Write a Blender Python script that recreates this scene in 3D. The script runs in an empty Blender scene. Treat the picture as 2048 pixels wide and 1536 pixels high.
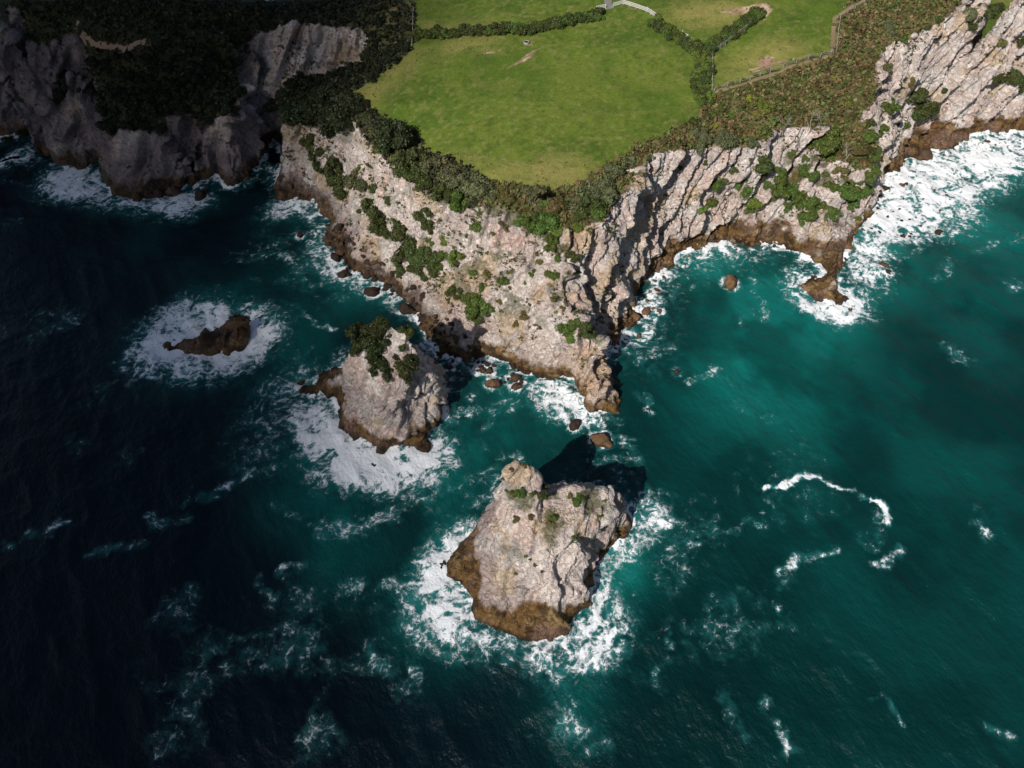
import bpy, bmesh, math, random, time
import numpy as np
from mathutils import Vector, Matrix, Quaternion
T0 = time.time()
R = math.radians
rng = np.random.default_rng(7)
random.seed(7)

# ------------------------------------------------------------------ camera, sky, sun
scene = bpy.context.scene
CAM_H, PITCH, HFOV = 120.0, R(51.0), R(68.0)
IW, IH = 2048.0, 1536.0
FPX = (IW / 2) / math.tan(HFOV / 2)
cam_d = bpy.data.cameras.new('camera')
cam_d.sensor_fit = 'HORIZONTAL'; cam_d.angle = HFOV
cam_d.clip_start = 1.0; cam_d.clip_end = 30000.0
cam = bpy.data.objects.new('camera', cam_d)
scene.collection.objects.link(cam)
cam.location = (0, 0, CAM_H)
cam.rotation_euler = (math.pi / 2 - PITCH, 0, 0)
scene.camera = cam

SUN_EL = R(41.0)
SUN_H = np.array([0.57, 0.82]); SUN_H = SUN_H / np.linalg.norm(SUN_H)      # horizontal heading of the light
LIGHT = Vector((SUN_H[0] * math.cos(SUN_EL), SUN_H[1] * math.cos(SUN_EL), -math.sin(SUN_EL)))
world = bpy.data.worlds.new('World'); scene.world = world
world.use_nodes = True
wn = world.node_tree
bg = wn.nodes['Background']
sky = wn.nodes.new('ShaderNodeTexSky')
sky.sky_type = 'NISHITA'; sky.sun_disc = False
sky.sun_elevation = SUN_EL
sky.sun_rotation = math.atan2(-SUN_H[0], -SUN_H[1])
wn.links.new(sky.outputs[0], bg.inputs[0])
bg.inputs[1].default_value = 0.05
sun_d = bpy.data.lights.new('sun', 'SUN')
sun_d.energy = 4.2; sun_d.angle = R(0.53); sun_d.color = (1.0, 0.95, 0.88)
sun = bpy.data.objects.new('sun', sun_d)
scene.collection.objects.link(sun)
sun.rotation_euler = LIGHT.to_track_quat('-Z', 'Y').to_euler()
vs = scene.view_settings
vs.view_transform = 'Standard'; vs.look = 'None'; vs.gamma = 1.0; vs.exposure = 0.22
vs.use_curve_mapping = False
scene.cycles.use_adaptive_sampling = True
scene.cycles.adaptive_threshold = 0.02
scene.cycles.max_bounces = 4
scene.cycles.diffuse_bounces = 2
scene.cycles.glossy_bounces = 2
scene.cycles.transparent_max_bounces = 6
scene.cycles.caustics_reflective = False
scene.cycles.caustics_refractive = False

# ------------------------------------------------------------------ survey helpers
CP, SP = math.cos(PITCH), math.sin(PITCH)
def ray(px, py):
    u = (px - IW / 2) / FPX; v = (IH / 2 - py) / FPX
    return np.array([u, CP + v * SP, -SP + v * CP])
def at(px, py, z=0.0):
    d = ray(px, py); t = (z - CAM_H) / d[2]
    return np.array([d[0] * t, d[1] * t, z])
def depth_of(p):
    return p[1] * CP + (CAM_H - p[2]) * SP

# ------------------------------------------------------------------ numpy noise
def _h(ix, iy, iz, s):
    h = (ix.astype(np.int64) * 374761393 + iy.astype(np.int64) * 668265263 + iz.astype(np.int64) * 2147483647 + s * 1274126177) & 0xFFFFFFFF
    h = ((h ^ (h >> 13)) * 1274126177) & 0xFFFFFFFF
    h = (h ^ (h >> 16)) & 0xFFFFFF
    return h.astype(np.float32) / np.float32(0xFFFFFF)
def vnoise(P, s=0):
    I = np.floor(P).astype(np.int64); f = (P - I).astype(np.float32)
    f = f * f * f * (f * (f * 6 - 15) + 10)
    x, y, z = I[:, 0], I[:, 1], I[:, 2]
    fx, fy, fz = f[:, 0], f[:, 1], f[:, 2]
    def L(a, b, t): return a + (b - a) * t
    a = L(L(_h(x, y, z, s), _h(x + 1, y, z, s), fx), L(_h(x, y + 1, z, s), _h(x + 1, y + 1, z, s), fx), fy)
    b = L(L(_h(x, y, z + 1, s), _h(x + 1, y, z + 1, s), fx), L(_h(x, y + 1, z + 1, s), _h(x + 1, y + 1, z + 1, s), fx), fy)
    return L(a, b, fz)
def fbm(P, octv=4, s=0, gain=0.5):
    v = 0; a = 1; t = 0
    for o in range(octv):
        v = v + a * vnoise(P * (2.03 ** o) + o * 17.3, s + o); t += a; a *= gain
    return v / t
def ridged(P, octv=4, s=0, gain=0.5):
    v = 0; a = 1; t = 0
    for o in range(octv):
        v = v + a * (1 - np.abs(2 * vnoise(P * (2.03 ** o) + o * 11.7, s + o) - 1)); t += a; a *= gain
    return v / t
def worley(P, s=0, tilt=False):
    I = np.floor(P).astype(np.int64); f = P - I
    n = len(P)
    d1 = np.full(n, 9., np.float32); d2 = np.full(n, 9., np.float32); cid = np.zeros(n, np.float32); tl = np.zeros(n, np.float32)
    for dx in (-1, 0, 1):
        for dy in (-1, 0, 1):
            for dz in (-1, 0, 1):
                x, y, z = I[:, 0] + dx, I[:, 1] + dy, I[:, 2] + dz
                ex = dx + _h(x, y, z, s + 1) - f[:, 0]; ey = dy + _h(x, y, z, s + 2) - f[:, 1]; ez = dz + _h(x, y, z, s + 3) - f[:, 2]
                d = np.sqrt(ex * ex + ey * ey + ez * ez).astype(np.float32)
                near = d < d1
                d2 = np.where(near, d1, np.minimum(d2, d))
                cid = np.where(near, _h(x, y, z, s + 4), cid)
                if tilt: tl = np.where(near, (_h(x, y, z, s + 5) - 0.5) * ex + (_h(x, y, z, s + 6) - 0.5) * ey + (_h(x, y, z, s + 7) - 0.5) * ez, tl)
                d1 = np.where(near, d, d1)
    return (d1, d2, cid, tl) if tilt else (d1, d2, cid)
def sstep(a, b, x):
    t = np.clip((x - a) / (b - a), 0, 1); return t * t * (3 - 2 * t)

# ------------------------------------------------------------------ survey of the coast: (image x, image y[, height]) of traced lines
COAST = [(-330, 330), (-150, 305), (-60, 284), (0, 275), (50, 267), (88, 264), (102, 290), (104, 320), (113, 332), (150, 337), (182, 330), (196, 316), (206, 322), (207, 350), (215, 370), (230, 388), (272, 402),
    (320, 386), (370, 374), (382, 352), (408, 344), (436, 352), (446, 378), (470, 375), (497, 350), (520, 330), (535, 312), (543, 290), (548, 272), (556, 290), (560, 320), (557, 359), (548, 380), (540, 400), (575, 402), (605, 398),
    (632, 400), (638, 424), (668, 442), (656, 462), (650, 482), (668, 495), (690, 518), (705, 537), (728, 548), (755, 560), (793, 588), (818, 606), (832, 632), (848, 660), (868, 690),
    (880, 716), (906, 715), (926, 728), (945, 716), (960, 700), (985, 712), (1020, 722), (1050, 740), (1079, 751), (1110, 750), (1144, 760), (1169, 794), (1172, 818), (1187, 833),
    (1237, 824), (1236, 800), (1222, 765), (1211, 730), (1204, 712), (1210, 695), (1233, 690), (1236, 676), (1262, 655), (1278, 640), (1278, 622), (1268, 600), (1270, 579), (1284, 566),
    (1310, 556), (1333, 547), (1340, 529), (1366, 515), (1387, 501), (1434, 490), (1481, 493), (1522, 489), (1566, 493), (1595, 511), (1625, 522), (1650, 541), (1636, 553), (1612, 552), (1595, 558), (1590, 575),
    (1634, 607), (1660, 619), (1676, 600), (1680, 581), (1680, 552), (1683, 531), (1695, 508), (1704, 484), (1714, 464), (1727, 450), (1736, 426), (1742, 391), (1751, 366), (1757, 351),
    (1799, 350), (1802, 312), (1835, 318), (1874, 319), (1880, 300), (1908, 300), (1930, 285), (1946, 275), (1980, 271), (2048, 273), (2150, 268), (2420, 240)]
FRONT_STACK = [(882, 1127), (891, 1154), (915, 1172), (937, 1204), (952, 1237), (995, 1258), (1030, 1276), (1059, 1290), (1081, 1287), (1095, 1280), (1138, 1269), (1149, 1232), (1167, 1215), (1181, 1208),
    (1185, 1161), (1188, 1122), (1217, 1093), (1249, 1076), (1272, 1050), (1258, 1029), (1250, 1012), (1200, 998), (1120, 990), (1050, 984), (1005, 992), (975, 1015), (958, 1042), (945, 1068), (912, 1090), (905, 1110)]
WEST_STACK = [(628, 752), (585, 774), (592, 784), (625, 788), (650, 790), (669, 796), (667, 804), (685, 827), (680, 850), (684, 866), (715, 880), (734, 887), (742, 915), (750, 927), (760, 908), (786, 897), (820, 897), (854, 900),
    (846, 879), (857, 858), (878, 856), (886, 842), (886, 801), (888, 767), (884, 742), (872, 726), (840, 708), (790, 702), (730, 712), (698, 726), (675, 736)]
REEF = [(323, 692), (345, 680), (375, 668), (410, 655), (440, 648), (445, 637), (470, 632), (498, 636), (503, 665), (497, 690), (470, 692), (455, 702), (420, 713), (380, 712), (355, 700)]
BAY = [(540, 16), (575, 12.5), (620, 12), (655, 11), (668, 2), (690, -4), (706, 5), (722, 7), (735, -8), (760, -40), (600, -40), (530, -20)]

LINES = [  # cliff foot and shelves
    [(880, 690, 2), (950, 676, 2.2), (1000, 694, 2), (1060, 722, 2), (1120, 738, 2.5)],
    [(700, 500, 3), (740, 530, 3), (800, 560, 3), (850, 600, 3.5), (900, 650, 3)],
    [(1250, 640, 2), (1272, 560, 2), (1310, 520, 2), (1360, 480, 2), (1420, 458, 2), (1490, 452, 2.5), (1550, 456, 2.5), (1600, 478, 2.5), (1650, 505, 2.5), (1685, 492, 3)],
    [(1690, 490, 3), (1678, 520, 2.6), (1668, 550, 2.2), (1660, 580, 1.9), (1664, 605, 0.9)],
    [(1610, 568, 0.9), (1640, 580, 1.3), (1660, 580, 1.9)],
    [(228, 374, 2), (272, 384, 2), (350, 372, 2)],
    [(455, 362, 2), (490, 340, 2.5)],
    [(1800, 300, 2), (1830, 270, 2.5), (1895, 236, 3), (1929, 205, 4), (1980, 191, 4), (2048, 164, 5), (2120, 140, 5), (2400, 100, 5)],
    [(1815, 300, 1), (1880, 285, 1.2), (1946, 258, 1.4), (2048, 250, 1.6), (2400, 215, 2)],
    # rims
    [(-300, 160, 18), (-60, 140, 18), (0, 133, 18), (51, 113, 19.5), (80, 122, 18.5), (84, 178, 15), (97, 200, 15), (130, 195, 15), (182, 190, 15), (200, 212, 14.5), (204, 228, 14), (214, 258, 13.5), (270, 258, 14),
     (300, 265, 14), (359, 280, 13), (374, 264, 13.5), (400, 245, 14.5), (430, 245, 14.5), (450, 262, 14), (468, 240, 15), (478, 200, 16.5), (478, 165, 18), (472, 130, 20), (485, 105, 21.5)],
    [(485, 105, 21.5), (495, 93, 22.5), (515, 68, 24.5), (555, 60, 26), (570, 48, 27), (650, 48, 27), (722, 55, 26.5), (735, 68, 26)],
    [(500, 137, 16), (560, 137, 17), (640, 127, 18), (700, 120, 19), (724, 100, 21.5)],
    [(528, 180, 13), (600, 200, 13), (575, 245, 5), (556, 262, 3)],
    [(600, 205, 17.5), (580, 235, 15.5), (569, 252, 14), (590, 248, 15), (614, 247, 15), (646, 259, 15.5), (680, 245, 18), (702, 237, 19.5), (731, 276, 20), (758, 311, 20.5), (793, 340, 21), (837, 376, 21), (881, 400, 21.5),
     (940, 417, 22), (998, 413, 23), (1042, 425, 23), (1072, 466, 21), (1122, 457, 22), (1154, 468, 21.5), (1203, 454, 22.5), (1210, 432, 23.5), (1237, 400, 24), (1276, 347, 24.5), (1288, 314, 25), (1341, 300, 24.5),
     (1390, 297, 24), (1417, 294, 24), (1490, 294, 23), (1522, 281, 22), (1575, 300, 17), (1640, 315, 15), (1700, 340, 13.5), (1742, 345, 12.5), (1758, 300, 14), (1780, 262, 14)],
    [(1780, 262, 14), (1752, 195, 25), (1748, 137, 28), (1758, 99, 30), (1823, 68, 31), (1895, 32, 33), (1997, 0, 36), (2080, -40, 38), (2300, -120, 40)],
    # nose ridge
    [(1154, 468, 21.5), (1132, 520, 19), (1125, 560, 17), (1124, 600, 15.2), (1150, 640, 13), (1190, 668, 10), (1203, 690, 8)],
    [(1203, 690, 8), (1195, 712, 6.5), (1180, 722, 7), (1190, 745, 6.5), (1215, 790, 4.5), (1225, 815, 2.5)],
    [(1156, 714, 6), (1160, 735, 5), (1172, 770, 4.5), (1185, 810, 2.5)],
    [(1172, 560, 12), (1185, 620, 7), (1200, 668, 3)],
    # right cove wall rib
    [(1262, 380, 19), (1300, 440, 10), (1296, 520, 4)],
    # lower gold apron of the cape
    [(1560, 440, 5), (1640, 470, 5), (1690, 470, 5)],
    # plateau
    [(900, 312, 24.3), (1000, 352, 24.8), (1100, 377, 25), (1200, 322, 25.8), (1300, 272, 26.3), (1390, 240, 26.3)],
    [(800, 205, 25), (1000, 200, 26.8), (1200, 200, 27.6), (1390, 190, 27.8)],
    [(830, 90, 27.3), (1000, 70, 28.6), (1200, 30, 29.8), (1400, 110, 29.2), (1600, 60, 31), (1700, 10, 33)],
    [(700, 192, 23), (760, 150, 25), (822, 100, 27)],
    [(640, 215, 20), (690, 170, 21), (740, 125, 23.5)],
    [(1430, 195, 27.3), (1550, 140, 28.8), (1660, 110, 30)],
    [(1500, 262, 23.8), (1600, 252, 22), (1700, 240, 21), (1735, 205, 24)],
    [(1480, 225, 25.5), (1600, 190, 26), (1700, 150, 27.5)],
    # left hill
    [(-200, 60, 36), (0, 60, 33), (150, 60, 31.5), (300, 85, 28.5), (450, 70, 27)],
    [(-200, 0, 42), (0, 0, 38), (200, -5, 36), (330, 2, 33), (450, 14, 29.5), (560, 24, 27), (660, 22, 27), (760, 10, 28), (900, -10, 29), (1300, -20, 31), (1700, -30, 34), (2000, -60, 38)],
    [(120, 140, 24), (250, 150, 22), (350, 160, 21), (445, 120, 22)],
    [(230, 222, 17), (350, 225, 17), (445, 205, 17.5)],
]
SLINES = [  # the two stacks and the reef
    [(1008, 940, 19), (1014, 924, 20.3), (1034, 919, 20.6), (1060, 926, 20.2), (1070, 944, 18.5), (1072, 964, 16.5), (1090, 990, 14.2), (1106, 992, 13.8), (1138, 974, 14.8), (1156, 971, 14.8), (1200, 977, 13.2), (1235, 985, 11.3), (1254, 1006, 9), (1260, 1030, 5)],
    [(1008, 940, 19), (1003, 980, 16), (1020, 1000, 15.5), (1060, 1002, 15), (1072, 975, 16)],
    [(965, 1050, 8.5), (1000, 1060, 11.5), (1060, 1060, 13), (1120, 1050, 13.5), (1180, 1030, 13), (1225, 1024, 10)],
    [(962, 1120, 6), (1030, 1120, 9), (1100, 1120, 10), (1165, 1100, 9), (1186, 1108, 4)],
    [(978, 1185, 4.2), (1050, 1180, 6), (1120, 1180, 6.5), (1165, 1180, 4.5)],
    [(965, 1225, 1.8), (1000, 1240, 2), (1070, 1265, 1.8), (1130, 1245, 1.8)],
    [(900, 1140, 2), (935, 1100, 2.4), (950, 1165, 2.6)],
    [(1195, 1100, 2.2), (1240, 1058, 2.5)],
    [(700, 690, 18), (706, 660, 21), (745, 640, 22), (782, 645, 22), (802, 660, 22), (834, 688, 19.5), (842, 722, 15), (866, 750, 10.5), (874, 780, 7)],
    [(700, 690, 18), (725, 706, 17), (760, 745, 14.5), (800, 752, 14), (832, 722, 16.5)],
    [(694, 750, 10), (720, 785, 9.5), (770, 805, 8), (838, 780, 9.5), (862, 790, 7)],
    [(705, 830, 3), (750, 855, 3), (800, 870, 3), (845, 862, 2.5)],
    [(655, 765, 2), (685, 785, 3), (700, 815, 2.6)],
    [(335, 690, 1.2), (360, 686, 2.0), (400, 682, 2.6), (450, 668, 3.2), (480, 650, 3.0), (488, 672, 2.0)],
]

# ------------------------------------------------------------------ height field solved from the survey
X0, X1, Y0, Y1, RES = -182.0, 182.0, 14.0, 334.0, 0.5
def grid_axes(res):
    return np.arange(X0, X1 + 1e-6, res), np.arange(Y0, Y1 + 1e-6, res)
def world_poly(pts):
    return np.array([at(*p[:2], 0.0)[:2] for p in pts])
def inside(poly, GX, GY):
    m = np.zeros(GX.shape, bool)
    n = len(poly)
    for i in range(n):
        x1, y1 = poly[i]; x2, y2 = poly[(i + 1) % n]
        if y1 == y2: continue
        c = ((y1 > GY) != (y2 > GY)) & (GX < (x2 - x1) * (GY - y1) / (y2 - y1) + x1)
        m ^= c
    return m
coast_w = world_poly(COAST)
main_poly = np.vstack([coast_w, [[420, 200], [420, 420], [-420, 420], [-420, 160]]])
stack_polys = {'front': world_poly(FRONT_STACK), 'west': world_poly(WEST_STACK), 'reef': world_poly(REEF)}
bay_poly = world_poly(BAY)
bay_poly[bay_poly[:, 1] > 300, 1] = 420
def dense(pl, step=0.25):
    out = []
    for a, b in zip(pl[:-1], pl[1:]):
        n = max(2, int(np.linalg.norm(np.array(b[:2]) - np.array(a[:2])) / step))
        t = np.linspace(0, 1, n, endpoint=False)[:, None]
        out.append(np.array(a)[None] * (1 - t) + np.array(b)[None] * t)
    out.append(np.array(pl[-1])[None])
    return np.vstack(out)
samples = []
for poly, closed in [(coast_w, False), (bay_poly, True)] + [(p, True) for p in stack_polys.values()]:
    q = [tuple(v) + (0.0,) for v in poly]
    if closed: q.append(q[0])
    samples.append(dense(q))
for L in LINES + SLINES:
    samples.append(dense([tuple(at(*p)) for p in L]))
samples = np.vstack(samples)

def chamfer(mask, res, iters):
    d = np.where(mask, 0.0, 1e6).astype(np.float32)
    for k in range(iters):
        for dy, dx in ((0, 1), (1, 0), (1, 1), (1, -1)):
            c = res * math.hypot(dx, dy)
            for s in (1, -1):
                sh = np.roll(np.roll(d, s * dy, 0), s * dx, 1) + c
                d = np.minimum(d, sh)
    return d
def solve():
    Z = None
    for res in (8.0, 4.0, 2.0, 1.0, 0.5):
        ax, ay = grid_axes(res)
        GX, GY = np.meshgrid(ax, ay)
        land = inside(main_poly, GX, GY) & ~inside(bay_poly, GX, GY)
        for p in stack_polys.values(): land |= inside(p, GX, GY)
        ix = np.rint((samples[:, 0] - X0) / res).astype(int); iy = np.rint((samples[:, 1] - Y0) / res).astype(int)
        ok = (ix >= 0) & (ix < len(ax)) & (iy >= 0) & (iy < len(ay))
        acc = np.zeros(GX.shape); cnt = np.zeros(GX.shape)
        np.add.at(acc, (iy[ok], ix[ok]), samples[ok, 2]); np.add.at(cnt, (iy[ok], ix[ok]), 1)
        fixed = cnt > 0
        val = np.where(fixed, acc / np.maximum(cnt, 1), 0)
        d = chamfer(land | fixed, res, int(8 / res) + 2)
        sea = ~land & ~fixed
        val = np.where(sea, -np.minimum(d * 0.9, 4.0), val)
        fixed |= sea
        if Z is None:
            Z = np.where(fixed, val, 12.0); its = 400
        else:
            # bilinear upsample of the coarser answer
            pax, pay = grid_axes(res * 2)
            fx = (ax - X0) / (res * 2); fy = (ay - Y0) / (res * 2)
            jx = np.clip(fx.astype(int), 0, len(pax) - 2); jy = np.clip(fy.astype(int), 0, len(pay) - 2)
            tx = (fx - jx)[None, :]; ty = (fy - jy)[:, None]
            A = Z[np.ix_(jy, jx)]; B = Z[np.ix_(jy, jx + 1)]; C = Z[np.ix_(jy + 1, jx)]; D = Z[np.ix_(jy + 1, jx + 1)]
            Z = (A * (1 - tx) + B * tx) * (1 - ty) + (C * (1 - tx) + D * tx) * ty
            Z = np.where(fixed, val, Z); its = {4.0: 300, 2.0: 200, 1.0: 120, 0.5: 60}[res]
        for k in range(its):
            P = np.pad(Z, 1, mode='edge')
            N = 0.25 * (P[:-2, 1:-1] + P[2:, 1:-1] + P[1:-1, :-2] + P[1:-1, 2:])
            Z = np.where(fixed, val, N)
    P = np.pad(Z, 1, mode='edge')                       # soften the survey lines a little
    Z = 0.5 * Z + 0.125 * (P[:-2, 1:-1] + P[2:, 1:-1] + P[1:-1, :-2] + P[1:-1, 2:])
    return Z.astype(np.float32), land, GX, GY
Z, LAND, GX, GY = solve()
NY, NX = Z.shape
print('solve', time.time() - T0)
def samp(F, xy):
    fx = np.clip((xy[:, 0] - X0) / RES, 0, NX - 1.001); fy = np.clip((xy[:, 1] - Y0) / RES, 0, NY - 1.001)
    i = fx.astype(int); j = fy.astype(int); tx = fx - i; ty = fy - j
    return (F[j, i] * (1 - tx) + F[j, i + 1] * tx) * (1 - ty) + (F[j + 1, i] * (1 - tx) + F[j + 1, i + 1] * tx) * ty
def blur(F, r, n=2):
    k = int(r / RES)
    if k < 1: return F
    F = F.astype(np.float32)
    for _ in range(n):
        for axis in (0, 1):
            c = np.cumsum(np.pad(F, [(k + 1, k) if a == axis else (0, 0) for a in (0, 1)], mode='edge'), axis=axis, dtype=np.float64)
            if axis == 0: F = (c[2 * k + 1:] - c[:-2 * k - 1]) / (2 * k + 1)
            else: F = (c[:, 2 * k + 1:] - c[:, :-2 * k - 1]) / (2 * k + 1)
    return F.astype(np.float32)
def surf(px, py, zguess=25.0):
    """where the sight line to an image point meets the solved ground"""
    d = ray(px, py); o = np.array([0, 0, CAM_H])
    ts = np.linspace(60, 420, 1800)
    pts = o[None] + ts[:, None] * d[None]
    zz = samp(Z, pts[:, :2])
    hit = np.argmax(pts[:, 2] < zz)
    return pts[hit] if pts[hit, 2] < zz[hit] else at(px, py, zguess)
def poly_on_ground(pts):
    return np.array([surf(*p)[:2] for p in pts])

# land cover regions (traced on the ground)
GRASS = [poly_on_ground(p) for p in (
    [(692, 196), (760, 150), (815, 108), (828, 70), (828, 20), (828, -12), (1230, -12), (1640, -12), (1725, -8), (1668, 35), (1660, 106), (1590, 124), (1425, 183), (1405, 215), (1390, 238), (1330, 268), (1270, 295),
     (1210, 335), (1165, 368), (1100, 380), (1060, 372), (1000, 368), (960, 350), (905, 318), (850, 298), (835, 270), (760, 228), (720, 205)],)]
STRAW = [poly_on_ground(p) for p in (
    [(835, 300), (905, 318), (960, 350), (1000, 368), (1060, 372), (1100, 380), (1165, 368), (1210, 335), (1150, 318), (1080, 322), (990, 338), (920, 310)],
    [(690, 200), (760, 150), (815, 108), (838, 95), (845, 110), (800, 150), (760, 190), (740, 225)],
    [(860, 82), (1000, 78), (1005, 98), (900, 110)], [(830, 40), (1000, 52), (1000, 60), (830, 62)],
    [(1430, 178), (1480, 110), (1560, 80), (1640, 105), (1580, 122)], [(1330, 20), (1420, 0), (1530, 0), (1520, 20), (1440, 50), (1360, 50)])]
SOIL = [poly_on_ground(p) for p in (
    [(1008, 142), (1040, 122), (1058, 106), (1072, 99), (1068, 110), (1052, 123), (1036, 127)],
    [(1512, 140), (1520, 120), (1535, 112), (1548, 118), (1545, 128), (1575, 121), (1590, 119), (1500, 146)],
    [(1500, 140), (1580, 119), (1595, 117), (1505, 147)], [(1530, 8), (1545, 22), (1528, 42), (1522, 30)],
    [(967, 107), (1003, 103), (1003, 104.5), (967, 109)], [(1440, 22), (1530, 8), (1530, 22), (1470, 30)])]
SCRUB = [poly_on_ground(p) for p in (
    [(1405, 215), (1425, 183), (1590, 124), (1660, 106), (1672, 35), (1740, -10), (2010, -30), (1890, 36), (1820, 72), (1760, 100), (1748, 140), (1752, 200), (1780, 262), (1755, 300), (1740, 345), (1640, 318), (1575, 300), (1520, 285), (1480, 292), (1390, 296), (1300, 308), (1240, 395), (1208, 440), (1150, 462), (1110, 455), (1060, 440), (1000, 410), (985, 370), (1060, 374), (1100, 382), (1165, 370), (1210, 337), (1270, 297), (1330, 270), (1390, 240)],
    [(-80, -20), (540, -20), (830, -12), (828, 90), (760, 150), (700, 195), (735, 230), (760, 250), (840, 300), (985, 368), (998, 412), (940, 416), (880, 398), (837, 374), (793, 338), (758, 308), (731, 274), (702, 236), (646, 257), (600, 246), (572, 250), (565, 230), (560, 200), (600, 150), (720, 130), (730, 68), (650, 48), (570, 46), (515, 66), (490, 90), (472, 128), (478, 165), (468, 238), (400, 256), (359, 276), (300, 262), (215, 262), (212, 228), (188, 188), (130, 192), (95, 196), (82, 178), (82, 118), (50, 112), (0, 130), (-80, 138)])]
def region(polys, r):
    m = np.zeros(Z.shape, bool)
    for p in polys: m |= inside(p, GX, GY)
    return blur(m.astype(np.float32), r)
F_GRASS = region(GRASS, 0.6); F_STRAW = region(STRAW, 2.5); F_SOIL = region(SOIL, 0.0); F_SCRUB = region(SCRUB, 0.6)
F_SCRUB = np.maximum(F_SCRUB, sstep(0.05, 0.25, blur(F_GRASS, 2.0)))
# far land behind the fields is meadow
back = np.array([at(0, -12, 30)[1]])
F_GRASS = np.maximum(F_GRASS, ((GY > 203) & (GX > -30) & LAND).astype(np.float32) * 1.0)
F_SCRUB = np.maximum(F_SCRUB, ((GY > 203) & (GX <= -30) & LAND).astype(np.float32))
print('regions', time.time() - T0)

# ------------------------------------------------------------------ materials
class NT:
    def __init__(self, name):
        self.m = bpy.data.materials.new(name); self.m.use_nodes = True
        self.t = self.m.node_tree; self.n = self.t.nodes; self.b = self.n['Principled BSDF']
        self.out = self.n['Material Output']
        self.pos = None
    def new(self, typ, **kw):
        nd = self.n.new(typ)
        for k, v in kw.items(): setattr(nd, k, v)
        return nd
    def link(self, a, b): self.t.links.new(a, b)
    def val(self, sock, v):
        if hasattr(v, 'is_output') or isinstance(v, bpy.types.NodeSocket): self.link(v, sock)
        else: sock.default_value = v
    def P(self):
        if self.pos is None: self.pos = self.new('ShaderNodeNewGeometry').outputs['Position']
        return self.pos
    def attr(self, name): return self.new('ShaderNodeAttribute', attribute_name=name).outputs['Fac']
    def math(self, op, a, b=0.0, c=0.0, clamp=False):
        nd = self.new('ShaderNodeMath', operation=op, use_clamp=clamp)
        for i, v in enumerate((a, b, c)): self.val(nd.inputs[i], v)
        return nd.outputs[0]
    def noise(self, scale, detail=4, rough=0.55, vec=None, dist=0.0, col=False):
        nd = self.new('ShaderNodeTexNoise')
        self.link(vec if vec is not None else self.P(), nd.inputs['Vector'])
        nd.inputs['Scale'].default_value = scale; nd.inputs['Detail'].default_value = detail
        nd.inputs['Roughness'].default_value = rough; nd.inputs['Distortion'].default_value = dist
        return nd.outputs['Color' if col else 'Fac']
    def voro(self, scale, vec=None, feature='DISTANCE_TO_EDGE', dim='3D', out='Distance'):
        nd = self.new('ShaderNodeTexVoronoi', feature=feature, voronoi_dimensions=dim)
        self.link(vec if vec is not None else self.P(), nd.inputs['Vector'])
        nd.inputs['Scale'].default_value = scale
        return nd.outputs[out]
    def smooth(self, x, a, b, lo=0.0, hi=1.0):
        nd = self.new('ShaderNodeMapRange', interpolation_type='SMOOTHSTEP')
        self.val(nd.inputs['Value'], x)
        for k, v in (('From Min', a), ('From Max', b), ('To Min', lo), ('To Max', hi)): self.val(nd.inputs[k], v)
        return nd.outputs['Result']
    def mix(self, f, a, b, typ='MIX'):
        nd = self.new('ShaderNodeMix', data_type='RGBA', blend_type=typ)
        self.val(nd.inputs[0], f)
        for s, v in ((nd.inputs[6], a), (nd.inputs[7], b)):
            self.val(s, v if not isinstance(v, tuple) else (v + (1.0,) if len(v) == 3 else v))
        return nd.outputs[2]
    def ramp(self, x, stops):
        nd = self.new('ShaderNodeValToRGB'); self.link(x, nd.inputs[0])
        e = nd.color_ramp.elements
        while len(e) < len(stops): e.new(0.5)
        for k, (p, c) in enumerate(stops): e[k].position = p; e[k].color = c + (1.0,)
        return nd.outputs[0]
    def bump(self, h, strength=0.5, dist=0.3, prev=None):
        nd = self.new('ShaderNodeBump'); self.link(h, nd.inputs['Height'])
        nd.inputs['Strength'].default_value = strength; nd.inputs['Distance'].default_value = dist
        if prev is not None: self.link(prev, nd.inputs['Normal'])
        return nd.outputs[0]
    def mapped(self, scale, rot=(0, 0, 0)):
        nd = self.new('ShaderNodeMapping', vector_type='TEXTURE'); self.link(self.P(), nd.inputs['Vector'])
        nd.inputs['Scale'].default_value = scale; nd.inputs['Rotation'].default_value = rot
        return nd.outputs[0]
    def done(self, col, rough=0.9, normal=None, spec=0.2):
        self.val(self.b.inputs['Base Color'], col if not isinstance(col, tuple) else col + (1.0,))
        self.val(self.b.inputs['Roughness'], rough); self.val(self.b.inputs['Specular IOR Level'], spec)
        if normal is not None: self.link(normal, self.b.inputs['Normal'])
        return self.m

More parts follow.
